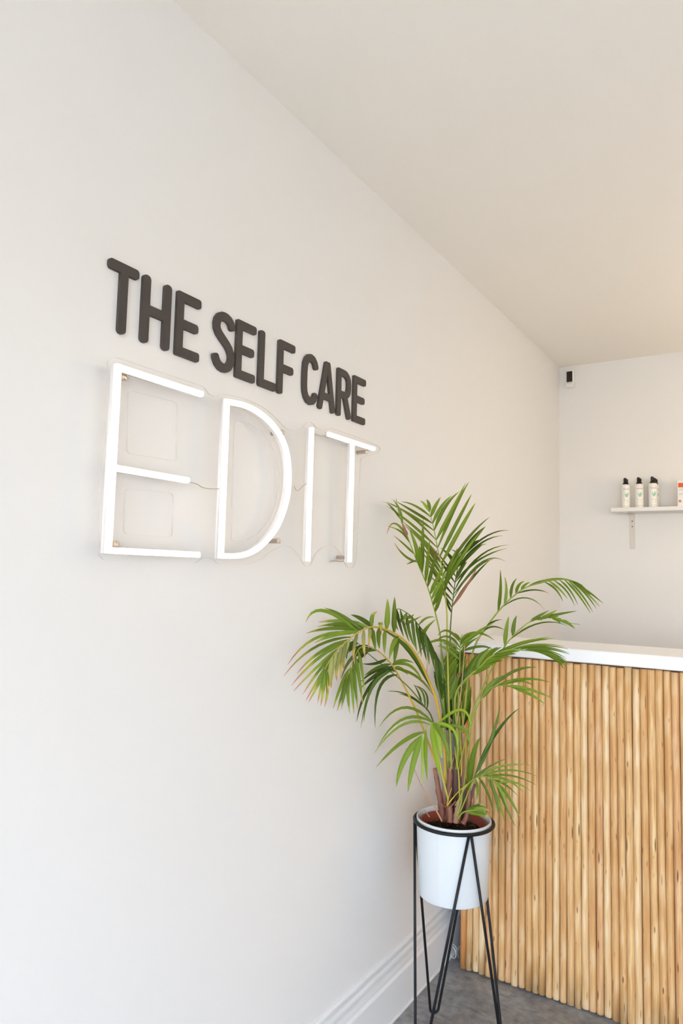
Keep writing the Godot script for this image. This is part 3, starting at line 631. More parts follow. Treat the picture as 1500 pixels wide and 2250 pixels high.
# outline and holes of a shape joined with one more piece
func unite(shape: Array, piece: PackedVector2Array) -> Array:
	var r := []
	var rims := []
	for part in Geometry2D.merge_polygons(shape[0], piece):
		if Geometry2D.is_polygon_clockwise(part):
			rims.append(part)
		else:
			r.append(part)
	if r.size() != 1:
		print("a letter fell apart into ", r.size())
	for old in shape.slice(1):
		for left in Geometry2D.clip_polygons(old, piece):
			rims.append(left)
	return [r[0]] + rims

# flat shape (as z and y) standing off the left wall from x0 to x1, sides and front
func add_slab(st: SurfaceTool, outer: PackedVector2Array, holes: Array, x0: float, x1: float) -> void:
	st.set_smooth_group(-1)
	for loop: PackedVector2Array in [outer] + holes:
		var q := loop.duplicate()
		if Geometry2D.is_polygon_clockwise(q) == (loop == outer):
			q.reverse()
		for i in q.size():
			var j := (i + 1) % q.size()
			quad(st, Vector3(x0, q[i].y, q[i].x), Vector3(x0, q[j].y, q[j].x), Vector3(x1, q[j].y, q[j].x), Vector3(x1, q[i].y, q[i].x))
	var whole := keyhole(outer, holes)
	var tri := triangles(whole)
	if tri.is_empty():
		print("a shape could not be triangulated")
	for k in range(0, tri.size(), 3):
		var q := [whole[tri[k]], whole[tri[k + 1]], whole[tri[k + 2]]]
		if (q[1] - q[0]).cross(q[2] - q[0]) < 0:
			q = [q[0], q[2], q[1]]
		for v: Vector2 in q:
			st.add_vertex(Vector3(x1, v.y, v.x))

# a band of the given width along a line, ends and corners rounded by r; reckoned in millimetres, where the clipper is fine enough
func band(line: PackedVector2Array, width: float, r: float) -> PackedVector2Array:
	var n := line.size()
	var l := PackedVector2Array()
	for q in line:
		l.append(q * 1000.0)
	l[0] += (l[1] - l[0]).normalized() * r * 1000.0
	l[n - 1] += (l[n - 2] - l[n - 1]).normalized() * r * 1000.0
	var core := Geometry2D.offset_polyline(l, (width / 2.0 - r) * 1000.0, Geometry2D.JOIN_MITER, Geometry2D.END_BUTT)
	var fat := Geometry2D.offset_polygon(core[0], r * 1000.0, Geometry2D.JOIN_ROUND)
	return fat[0]

# corners of an outline rounded, in metres
func rounded(poly: PackedVector2Array, r: float) -> PackedVector2Array:
	var l := PackedVector2Array()
	for q in poly:
		l.append(q * 1000.0)
	var small := Geometry2D.offset_polygon(l, -r * 1000.0, Geometry2D.JOIN_MITER)
	return metres(Geometry2D.offset_polygon(small[0], r * 1000.0, Geometry2D.JOIN_ROUND)[0])

func metres(poly: PackedVector2Array) -> PackedVector2Array:
	var l := PackedVector2Array()
	for q in poly:
		l.append(q / 1000.0)
	return l

func triangles(poly: PackedVector2Array) -> PackedInt32Array:
	var l := PackedVector2Array()
	for q in poly:
		l.append(q * 1000.0)
	return Geometry2D.triangulate_polygon(l)

# ------------------------------------------------------------------ procedural textures

func wood_image(seed_no: int, light: Color, dark: Color, knots: int) -> Image:
	var w := 72
	var h := 1024
	var im := Image.create(w, h, false, Image.FORMAT_RGB8)
	var n1 := FastNoiseLite.new()
	n1.seed = seed_no
	n1.noise_type = FastNoiseLite.TYPE_SIMPLEX
	n1.frequency = 0.02
	n1.fractal_octaves = 3
	var n2 := FastNoiseLite.new()
	n2.seed = seed_no + 50
	n2.frequency = 0.012
	n2.fractal_octaves = 2
	var r := RandomNumberGenerator.new()
	r.seed = seed_no * 77 + 5
	var spots := []
	for k in knots:
		spots.append([r.randf_range(8, w - 8), r.randf_range(30, h - 30), r.randf_range(1.2, 3.4), r.randf_range(4, 13), r.randf_range(0.5, 1.0)])
	for k in knots:
		spots.append([r.randf_range(4, w - 4), r.randf_range(10, h - 10), r.randf_range(0.7, 1.4), r.randf_range(2, 6), r.randf_range(0.3, 0.8)])
	var pale := light.lerp(Color.WHITE, 0.35)
	var brown := Color(0.36, 0.21, 0.10)
	for y in h:
		for x in w:
			var bend := 5.0 * n2.get_noise_2d(x * 0.6, y * 0.9)
			var grain := n1.get_noise_2d((x + bend) * 2.2, y * 0.16)
			var fine := n1.get_noise_2d((x + bend) * 9.0, y * 0.35 + 900.0)
			var patch := n2.get_noise_2d(x * 1.0 + 300.0, y * 0.5)
			var f := clampf(0.30 + grain * 0.30 + fine * 0.26 + patch * 0.34, 0.0, 1.0)
			var c := light.lerp(dark, f)
			if patch < -0.12:
				c = c.lerp(pale, clampf((-patch - 0.12) * 1.0, 0.0, 0.32))
			for s in spots:
				var dx: float = (x - s[0]) / s[2]
				var dy: float = (y - s[1]) / s[3]
				var d := dx * dx + dy * dy
				if d < 6.0:
					c = c.lerp(brown, clampf((1.25 - d * 0.32), 0.0, 1.0) * s[4] * 0.8)
			im.set_pixel(x, y, c)
	return im

func concrete_image() -> Image:
	var s := 640
	var im := Image.create(s, s, false, Image.FORMAT_RGB8)
	var a := FastNoiseLite.new()
	a.seed = 4
	a.frequency = 0.008
	a.fractal_octaves = 5
	var b := FastNoiseLite.new()
	b.seed = 9
	b.frequency = 0.05
	b.fractal_octaves = 4
	var c := FastNoiseLite.new()
	c.seed = 15
	c.frequency = 0.22
	for y in s:
		for x in s:
			var v := 0.56 + 0.12 * a.get_noise_2d(x, y) + 0.085 * b.get_noise_2d(x, y) + 0.03 * c.get_noise_2d(x, y)
			var streak := b.get_noise_2d(x * 0.35 + 400.0, y * 2.0)
			v -= clampf(streak - 0.22, 0.0, 1.0) * 0.22
			var warm := a.get_noise_2d(x + 700.0, y) * 0.02
			im.set_pixel(x, y, Color(v + warm, v, v - warm * 1.4 + 0.004))
	return im

func soil_image() -> Image:
	var s := 256
	var im := Image.create(s, s, false, Image.FORMAT_RGB8)
	var a := FastNoiseLite.new()
	a.seed = 21
	a.frequency = 0.09
	a.fractal_octaves = 4
	for y in s:
		for x in s:
			var v := clampf(0.17 + 0.16 * a.get_noise_2d(x, y), 0.04, 0.5)
			im.set_pixel(x, y, Color(v * 1.18, v * 0.95, v * 0.78))
	return im

func bottle_label() -> Image:
	var w := 512
	var h := 512
	var im := Image.create(w, h, false, Image.FORMAT_RGB8)
	im.fill(rgb(243, 240, 233))
	var grey := rgb(150, 142, 136)
	# u = 0.25 faces +x, u = 0 faces +z (the camera side)
	var mid := 26
	var line := func(x0: int, x1: int, y0: int, y1: int, c: Color) -> void:
		for x in range(x0, x1):
			for y in range(y0, y1):
				im.set_pixel((x + mid + w) % w, y, c)
	# maker's line of small capitals near the shoulder
	var r := RandomNumberGenerator.new()
	r.seed = 3
	var x := -62
	while x < 62:
		line.call(x, x + 5, 92, 118, grey)
		if r.randf() < 0.6:
			line.call(x, x + 11, 92, 97, grey)
		if r.randf() < 0.6:
			line.call(x, x + 11, 113, 118, grey)
		x += 16
	for row in [[-46, 40, 338, 346], [-60, 58, 386, 392], [-58, 60, 456, 462]]:
		var q: int = row[0]
		while q < row[1]:
			line.call(q, q + r.randi_range(5, 12), row[2], row[3], rgb(165, 158, 150))
			q += 15
	# three pale green leaves
	var green := rgb(150, 205, 180)
	for leaf in [[0.0, -0.45, 66.0], [4.0, 0.1, 84.0], [2.0, 0.55, 74.0]]:
		for k in 90:
			var f := k / 90.0
			var cx: float = leaf[0] + sin(leaf[1]) * leaf[2] * f * 1.1
			var cy: float = 285.0 - leaf[2] * f * 1.45
			var half := int(13.0 * sin(PI * pow(f, 0.8)))
			line.call(int(cx) - half, int(cx) + half + 1, int(cy), int(cy) + 2, green)
	return im

func tex(im: Image) -> ImageTexture:
	return ImageTexture.create_from_image(im)

# ------------------------------------------------------------------ the scene

func _ready() -> void:
	rng.seed = 11
	set_camera_and_light()
	make_materials()
	build_room()
	build_counter()
	build_letters()
	build_neon_sign()
	build_stand_and_pot()
	build_palm()
	build_shelf()
	build_small_things()
	build_pendants()

func set_camera_and_light() -> void:
	var cam := Camera3D.new()
	cam.name = "camera"
	add_child(cam)
	cam.position = Vector3(1.1018, 1.4, 4.0892)
	cam.rotation_order = EULER_ORDER_YXZ
	cam.rotation_degrees = Vector3(4.9298, 32.3764, 1.455)
	cam.fov = 72.16
	cam.near = 0.05
	cam.far = 200.0
	cam.current = true

	var sky := ProceduralSkyMaterial.new()
	sky.sky_top_color = Color(0.674, 0.752, 0.862)
	sky.sky_horizon_color = Color(0.811, 0.840, 0.867)
	sky.ground_bottom_color = Color(0.62, 0.58, 0.53)
	sky.ground_horizon_color = Color(0.75, 0.72, 0.68)
	sky.sun_angle_max = 8.0
	var env := Environment.new()
	env.background_mode = Environment.BG_SKY
	env.sky = Sky.new()
	env.sky.sky_material = sky
	env.background_energy_multiplier = 4.1
	env.tonemap_mode = Environment.TONE_MAPPER_LINEAR
	env.tonemap_exposure = 5.0
	env.sdfgi_enabled = true
	env.ssao_enabled = true
	env.ssil_enabled = true
	var we := WorldEnvironment.new()
	we.name = "environment"
	we.environment = env
	add_child(we)

func make_materials() -> void:
	mats.wall = mat(rgb(238, 236, 233), 0.6, 0.0, 0.35)
	mats.ceiling = mat(rgb(252, 247, 239), 0.8, 0.0, 0.3)
	mats.trim = mat(rgb(240, 240, 239), 0.32, 0.0, 0.5)
	mats.floor = mat(Color.WHITE, 0.5, 0.0, 0.4)
	mats.floor.albedo_texture = tex(concrete_image())
	mats.floor.uv1_triplanar = true
	mats.floor.uv1_world_triplanar = true
	mats.floor.uv1_scale = Vector3(0.85, 0.85, 0.85)
	mats.black = mat(rgb(72, 66, 63), 0.62, 0.0, 0.45)
	mats.steel_black = mat(rgb(19, 20, 23), 0.48, 0.0, 0.4)
	mats.white_gloss = mat(rgb(246, 246, 245), 0.22, 0.0, 0.5)
	mats.pot = mat(rgb(216, 219, 219), 0.4, 0.0, 0.5)
	mats.terracotta = mat(rgb(150, 66, 48), 0.55)
	mats.shelf = mat(rgb(238, 236, 232), 0.45)
	mats.chrome = mat(rgb(205, 205, 206), 0.22, 1.0)
	mats.bronze = mat(rgb(226, 212, 198), 0.38, 0.85)
	mats.cap = mat(rgb(22, 20, 20), 0.35)
	mats.wire = mat(rgb(196, 178, 160), 0.4)
	mats.acrylic = mat(Color(0.97, 0.97, 0.97, 0.004), 0.03, 0.0, 0.2)
	mats.acrylic.transparency = BaseMaterial3D.TRANSPARENCY_ALPHA
	mats.acrylic_edge = mat(Color(0.78, 0.76, 0.74, 0.22), 0.2, 0.0, 0.5)
	mats.acrylic_edge.transparency = BaseMaterial3D.TRANSPARENCY_ALPHA
	mats.glow = mat(rgb(255, 250, 244), 0.4)
	mats.glow.emission_enabled = true
	mats.glow.emission = Color(1.0, 0.93, 0.85)
	mats.glow.emission_energy_multiplier = 0.30
	mats.sleeve = mat(rgb(232, 226, 221), 0.35)
	mats.globe = mat(rgb(250, 240, 225), 0.4)
	mats.globe.emission_enabled = true
	mats.globe.emission = Color(1.0, 0.89, 0.70)
	mats.globe.emission_energy_multiplier = 0.12
	mats.glass = mat(Color(0.96, 0.98, 0.98, 0.04), 0.02)
	mats.glass.transparency = BaseMaterial3D.TRANSPARENCY_ALPHA
	mats.frame = mat(rgb(60, 62, 64), 0.45)
	mats.paving = mat(rgb(205, 186, 160), 0.9)
	mats.leaf = mat(Color.WHITE, 0.5, 0.0, 0.32)
	mats.leaf.vertex_color_use_as_albedo = true
	mats.leaf.backlight = Color(0.36, 0.38, 0.07)
	mats.stem = mat(Color.WHITE, 0.55)
	mats.stem.vertex_color_use_as_albedo = true
	mats.soil = mat(Color.WHITE, 0.95, 0.0, 0.2)
	mats.soil.albedo_texture = tex(soil_image())
	mats.soil.uv1_triplanar = true
	mats.soil.uv1_scale = Vector3(9, 9, 9)
	mats.bottle = mat(Color.WHITE, 0.4)
	mats.bottle.albedo_texture = tex(bottle_label())
	mats.bottle_plain = mat(rgb(243, 240, 233), 0.4)

func build_room() -> void:
	structure("floor", box(Vector3(-THICK, -0.12, -THICK), Vector3(ROOM_W + THICK, 0, ROOM_D + THICK)), mats.floor)
	structure("ceiling", box(Vector3(-THICK, ROOM_H, -THICK), Vector3(ROOM_W + THICK, ROOM_H + 0.2, ROOM_D + THICK)), mats.ceiling)
	structure("wall_left", box(Vector3(-THICK, 0, -THICK), Vector3(0, ROOM_H, ROOM_D + THICK)), mats.wall)
	structure("wall_back", box(Vector3(0, 0, -THICK), Vector3(ROOM_W, ROOM_H, 0)), mats.wall)
	structure("wall_right", box(Vector3(ROOM_W, 0, -THICK), Vector3(ROOM_W + THICK, ROOM_H, ROOM_D + THICK)), mats.wall)
	# shop front behind the camera: a wide glazed opening
	var x0 := 0.25
	var x1 := ROOM_W - 0.25
	var y0 := 0.12
	var y1 := 2.08
	var st := new_st(false)
	add_box(st, Vector3(0, 0, ROOM_D), Vector3(ROOM_W, y0, ROOM_D + THICK))
	add_box(st, Vector3(0, y1, ROOM_D), Vector3(ROOM_W, ROOM_H, ROOM_D + THICK))
	add_box(st, Vector3(0, y0, ROOM_D), Vector3(x0, y1, ROOM_D + THICK))
	add_box(st, Vector3(x1, y0, ROOM_D), Vector3(ROOM_W, y1, ROOM_D + THICK))
	structure("wall_front", done(st), mats.wall)
	var win := Node3D.new()
	win.name = "window_1"
	win.set_meta("kind", "structure")
	add_child(win)
	win.position = Vector3(0, 0, ROOM_D + 0.08)
	var zf := 0.03
	st = new_st(false)
	add_box(st, Vector3(x0, y0, -zf), Vector3(x1, y0 + 0.05, zf), 0.004)
	add_box(st, Vector3(x0, y1 - 0.05, -zf), Vector3(x1, y1, zf), 0.004)
	for k in 4:
		var xm: float = lerpf(x0 + 0.025, x1 - 0.025, k / 3.0)
		add_box(st, Vector3(xm - 0.025, y0 + 0.05, -zf), Vector3(xm + 0.025, y1 - 0.05, zf), 0.004)
	put("window_frame", done(st), mats.frame, win)
	for k in 3:
		var xa: float = lerpf(x0 + 0.025, x1 - 0.025, k / 3.0) + 0.025
		var xb: float = lerpf(x0 + 0.025, x1 - 0.025, (k + 1) / 3.0) - 0.025
		put("pane", box(Vector3(xa, y0 + 0.05, -0.003), Vector3(xb, y1 - 0.05, 0.003)), mats.glass, win)
	structure("ground", box(Vector3(-14, -0.3, ROOM_D + THICK), Vector3(18, -0.12, ROOM_D + 22)), mats.paving)
	# tall moulded skirting along the left wall
	var prof := v2s([0, 0.196, 0.005, 0.196, 0.009, 0.192, 0.010, 0.186, 0.008, 0.1825, 0.0015, 0.1805, 0.0015, 0.178, 0.012, 0.176, 0.0145, 0.168, 0.0145, 0.160, 0.012, 0.154, 0.0065, 0.152, 0.0065, 0.1495, 0.015, 0.147, 0.0165, 0.139, 0.0165, 0.130, 0.0175, 0.1275, 0.0215, 0.1225, 0.0225, 0.119, 0.0225, 0.008, 0.0265, 0.005, 0.0265, 0.0])
	st = new_st(false)
	for i in prof.size() - 1:
		quad(st, Vector3(prof[i].x, prof[i].y, 0), Vector3(prof[i + 1].x, prof[i + 1].y, 0), Vector3(prof[i + 1].x, prof[i + 1].y, ROOM_D), Vector3(prof[i].x, prof[i].y, ROOM_D))
	structure("baseboard_left", done(st), mats.trim)
	structure("baseboard_back", box(Vector3(0.03, 0, 0), Vector3(ROOM_W, 0.19, 0.02), 0.004), mats.trim)

# ------------------------------------------------------------------ counter

func slat_mesh(k: int, height: float) -> ArrayMesh:
	var r := RandomNumberGenerator.new()
	r.seed = 100 + k
	var st := new_st()
	var rows := 9
	var cols := 8
	var grid := []
	var ph := r.randf() * TAU
	for i in rows + 3:
		var row := []
		var f: float = clampf((i - 1) / float(rows), 0.0, 1.0)
		var y := f * height
		var sq := 1.0
		if i == 0:
			sq = 0.72
		elif i == 1:
			y = 0.006
		elif i == rows + 2:
			sq = 0.8
		var wob := 0.0008 * sin(f * 5.0 + ph) + 0.0004 * sin(f * 13.0 + ph * 2.0)
		var fat := 1.0 + 0.035 * sin(f * 7.0 + ph * 1.7)
		for j in cols + 1:
			var a := PI * j / cols
			row.append(Vector3(-cos(a) * 0.01165 * fat * (sq * 0.3 + 0.7) + wob, y, sin(a) * 0.0118 * fat * sq))
		grid.append(row)
	for i in grid.size() - 1:
		for j in cols:
			var a: Vector3 = grid[i][j]
			var b: Vector3 = grid[i + 1][j]
			var c: Vector3 = grid[i + 1][j + 1]
			var d: Vector3 = grid[i][j + 1]
			var q := [a, b, c, d]
			var uvs := [Vector2(j / float(cols), a.y), Vector2(j / float(cols), b.y), Vector2((j + 1) / float(cols), c.y), Vector2((j + 1) / float(cols), d.y)]
			for o in [0, 1, 2, 0, 2, 3]:
				st.set_uv(Vector2(uvs[o].x, uvs[o].y / 1.2))
				st.add_vertex(q[o])
	for e in [0, grid.size() - 1]:
		var centre := Vector3(0, grid[e][0].y, 0)
		for j in cols:
			st.set_uv(Vector2(0.5, 0.0))
			st.add_vertex(centre)
			st.add_vertex(grid[e][j] if e == 0 else grid[e][j + 1])
			st.add_vertex(grid[e][j + 1] if e == 0 else grid[e][j])
	return done(st)

func build_counter() -> void:
	var right := 1.36
	var c := thing("reception_counter", Vector3(0.076, 0, 1.6), "reception counter clad in upright round pale wooden slats", "counter")
	put("body", box(Vector3(0.004, 0.012, -0.30), Vector3(right - 0.076, 1.116, -0.001), 0.003), mat(rgb(96, 66, 40), 0.7), c)
	var woods := []
	var tones := [[rgb(233, 196, 143), rgb(200, 146, 87)], [rgb(226, 186, 131), rgb(192, 136, 79)], [rgb(236, 204, 156), rgb(206, 156, 98)], [rgb(223, 180, 124), rgb(194, 136, 78)], [rgb(234, 197, 141), rgb(188, 131, 73)], [rgb(228, 187, 136), rgb(184, 122, 70)], [rgb(218, 156, 98), rgb(192, 118, 60)]]
	for k in tones.size():
		var m := mat(Color.WHITE, 0.5, 0.0, 0.4)
		m.albedo_texture = tex(wood_image(30 + k * 3, tones[k][0], tones[k][1], 3 + k % 2))
		woods.append(m)
	var shapes := []
	for k in 6:
		shapes.append(slat_mesh(k, 1.108))
	var x := 0.0118
	var i := 0
	while x < right - 0.076:
		var s := put("slat", shapes[rng.randi() % 6], woods[6] if i == 0 else woods[rng.randi() % 6], c, Vector3(x, 0.002 + rng.randf() * 0.005, 0.0))
		if rng.randf() < 0.5:                      # some poles are set the other way up
			s.rotation.z = PI
			s.position.y += 1.108
		s.scale.x = rng.randf_range(0.97, 1.0)
		x += 0.02355 + rng.randf_range(-0.0004, 0.0004)
		i += 1
	var st := new_st(false)
	add_box(st, Vector3(0, 0, -0.31), Vector3(right + 0.02 - 0.055, 0.0435, 0.0), 0.0035)
	var top := put("countertop", done(st), mats.white_gloss, self, Vector3(0.055, 1.1175, 1.6165))
	tag(top, "glossy white countertop slab lying on the wooden slatted counter", "countertop")

# ------------------------------------------------------------------ black letters

func glyph(ch: String) -> Array:
	# strokes in a box 0..w, 0..h; each is [points..., width, corner radius]
	var h := 0.142
	var s := 0.0205
	var e := s / 2.0
	var r := 0.0068
	match ch:
		"T":
			return [[[0.0, h - e, 0.075, h - e], s, r], [[0.0385, h - e, 0.0385, 0.0], s * 0.95, 0.0085]]
		"H":
			return [[[e, h * 0.5, 0.079 - e, h * 0.5], s, 0.002], [[e, 0, e, h], s, 0.0085], [[0.079 - e, 0, 0.079 - e, h], s, 0.0085]]
		"E":
			return [[[e, 0.0, e, h], s, 0.004], [[0.001, h - e, 0.072, h - e], s, 0.0055], [[0.001, h * 0.51, 0.066, h * 0.51], s, r], [[0.001, e, 0.072, e], s, 0.0055]]
		"F":
			return [[[e, 0.0, e, h], s, 0.0065], [[0.001, h - e, 0.071, h - e], s, 0.0055], [[0.001, h * 0.49, 0.065, h * 0.49], s, r]]
		"L":
			return [[[e, 0.0, e, h], s, 0.0065], [[0.001, e, 0.071, e], s, 0.0055]]
		"S":
			return [[[0.0655, 0.106, 0.0645, 0.113, 0.061, 0.1215, 0.054, 0.128, 0.045, 0.1312, 0.0375, 0.1317, 0.029, 0.1305, 0.0205, 0.126, 0.0145, 0.118, 0.0122, 0.108, 0.0135, 0.0985, 0.0195, 0.0895, 0.029, 0.082, 0.0385, 0.0755, 0.0485, 0.0685, 0.0575, 0.060, 0.0635, 0.05, 0.0657, 0.039, 0.0635, 0.0275, 0.0575, 0.0175, 0.0485, 0.0118, 0.038, 0.0102, 0.0275, 0.0122, 0.0185, 0.0185, 0.0128, 0.0275, 0.0102, 0.038], s, 0.007]]
		"C":
			return [[[0.0635, 0.104, 0.0625, 0.1115, 0.058, 0.1215, 0.05, 0.129, 0.0385, 0.1317, 0.027, 0.129, 0.0185, 0.1215, 0.0125, 0.109, 0.0105, 0.09, 0.0103, 0.07, 0.0105, 0.05, 0.0125, 0.033, 0.0185, 0.0205, 0.027, 0.013, 0.0385, 0.0103, 0.05, 0.013, 0.058, 0.0205, 0.0625, 0.0305, 0.0635, 0.038], s, 0.007]]
		"A":
			return [[[0.0095, 0.0, 0.0425, h], s * 0.95, 0.007], [[0.0795, 0.0, 0.0465, h], s * 0.95, 0.007], [[0.02, 0.041, 0.069, 0.041], 0.019, 0.001]]
		"R":
			return [[[e, 0.0, e, h], s, 0.006], [[0.002, h - e, 0.038, h - e, 0.0475, h - e - 0.0015, 0.0565, h - e - 0.0075, 0.0625, 0.115, 0.0640, 0.1035, 0.0640, 0.0905, 0.0625, 0.081, 0.0575, 0.0735, 0.0485, 0.068, 0.038, 0.0665, 0.002, 0.0665], s, 0.002], [[0.0435, 0.066, 0.0705, 0.0]  , s, 0.0075]]
	return []

func build_letters() -> void:
	var words := [
		["T", 3.225, "black letter T, first letter of the word THE"], ["H", 3.139, "black letter H in the middle of the word THE"], ["E", 3.043, "black letter E ending the word THE"],
		["S", 2.929, "black letter S, first letter of the word SELF"], ["E", 2.848, "black letter E between S and L in the word SELF"], ["L", 2.762, "black letter L before the F of the word SELF"], ["F", 2.684, "black letter F ending the word SELF"],
		["C", 2.575, "black letter C, first letter of the word CARE"], ["A", 2.499, "black letter A in the word CARE"], ["R", 2.401, "black letter R in the word CARE"], ["E", 2.311, "black letter E ending the word CARE, rightmost of the row"]]
	for w in words:
		var st := new_st(false)
		var shape: Array = []
		for stroke in glyph(w[0]):
			var line := PackedVector2Array()
			for q in v2s(stroke[0]):
				line.append(Vector2(-q.x, q.y))         # z runs towards the reader's left
			var piece := band(line, stroke[1], stroke[2])
			shape = [piece] if shape.is_empty() else unite(shape, piece)
		var rims := []
		for rim in shape.slice(1):
			rims.append(metres(rim))
		add_slab(st, metres(shape[0]), rims, 0.0, 0.0075)
		var o := put("sign_letter", done(st), mats.black, self, Vector3(0.0, 1.857, w[1]))
		tag(o, w[2] + " on the white wall", "letter", "black letters of the wall sign")

# ------------------------------------------------------------------ LED sign

func keyhole(outer: PackedVector2Array, holes: Array) -> PackedVector2Array:
	var r := outer.duplicate()
	if Geometry2D.is_polygon_clockwise(r):
		r.reverse()
	for h: PackedVector2Array in holes:
		var q := h.duplicate()
		if not Geometry2D.is_polygon_clockwise(q):
			q.reverse()
		var bi := 0
		var bj := 0
		var best := 1e9
		for i in r.size():
			for j in q.size():
				var d := r[i].distance_to(q[j])
				if d < best:
					best = d
					bi = i
					bj = j
		var merged := PackedVector2Array()
		var across := (q[bj] - r[bi]).normalized().orthogonal() * 0.00002
		for i in bi:
			merged.append(r[i])
		merged.append(r[bi] + across)
		merged.append(q[bj] + across)
		for j in range(1, q.size()):
			merged.append(q[(bj + j) % q.size()])
		merged.append(q[bj] - across)
		merged.append(r[bi] - across)
		for i in range(bi + 1, r.size()):
			merged.append(r[i])
		if triangles(merged).is_empty():      # the gap lay the wrong way round
			merged.clear()
			for i in bi:
				merged.append(r[i])
			merged.append(r[bi] - across)
			merged.append(q[bj] - across)
			for j in range(1, q.size()):
				merged.append(q[(bj + j) % q.size()])
			merged.append(q[bj] + across)
			merged.append(r[bi] + across)
			for i in range(bi + 1, r.size()):
				merged.append(r[i])
		r = merged
	return r

# LED tube along a line on the wall, glowing dome in front of a white sleeve
func tube_piece(line: PackedVector2Array, x0: float, x1: float, x2: float, half: float, closed: bool) -> Array:
	var n := line.size()
	var sleeve := new_st()
	var dome := new_st()
	var rows_s := []
	var rows_d := []
	for i in n:
		var before := line[(i - 1 + n) % n] if closed else line[max(i - 1, 0)]
		var after := line[(i + 1) % n] if closed else line[min(i + 1, n - 1)]
		var d0 := (line[i] - before).normalized()
		var d1 := (after - line[i]).normalized()
		if d0 == Vector2.ZERO: d0 = d1
		if d1 == Vector2.ZERO: d1 = d0
		var t := (d0 + d1).normalized()
		var nn := Vector2(-t.y, t.x)
		var k: float = half / max(0.35, nn.dot(Vector2(-d1.y, d1.x)))
		var rs := []
		var rd := []
		for q in [[-1.0, x0], [-1.0, x1], [1.0, x1], [1.0, x0]]:
			var a: Vector2 = line[i] + nn * k * float(q[0])
			rs.append(Vector3(q[1], a.y, a.x))
		for q in [[-1.0, 0.0], [-1.0, 0.62], [-0.86, 0.82], [-0.5, 0.96], [0.0, 1.0], [0.5, 0.96], [0.86, 0.82], [1.0, 0.62], [1.0, 0.0]]:
			var a: Vector2 = line[i] + nn * k * float(q[0])
			rd.append(Vector3(lerpf(x1, x2, q[1]), a.y, a.x))
		rows_s.append(rs)
		rows_d.append(rd)
	for pair in [[sleeve, rows_s], [dome, rows_d]]:
		var st: SurfaceTool = pair[0]
		var rows: Array = pair[1]
		var m: int = rows[0].size()
		for i in (n if closed else n - 1):
			var a: Array = rows[i]
			var b: Array = rows[(i + 1) % n]
			for j in m - 1:
				quad(st, a[j], a[j + 1], b[j + 1], b[j])
		if not closed:
			for e in [0, n - 1]:
				var row: Array = rows[e]
				for j in range(1, m - 1):
					var tri := [row[0], row[j], row[j + 1]] if e == 0 else [row[0], row[j + 1], row[j]]
					for v in tri:
						st.add_vertex(v)
	return [done(sleeve), done(dome)]

func strip_light(parent: Node3D, a: Vector2, b: Vector2) -> void:
	var l := AreaLight3D.new()
	l.name = "led_light"
	parent.add_child(l, true)
	var len := a.distance_to(b)
	l.area_size = Vector2(0.011, len)
	var mid := (a + b) / 2.0
	var up := Vector3(0, (b - a).y, (b - a).x).normalized()
	l.basis = Basis(Vector3(-1, 0, 0).cross(up).normalized() * -1.0, up, Vector3(-1, 0, 0))
	l.position = Vector3(0.059, mid.y, mid.x)
	l.light_color = Color(1.0, 0.93, 0.85)
	l.light_energy = 0.004 * len
	l.area_range = 8.0
	l.area_attenuation = 2.0
	l.shadow_enabled = true

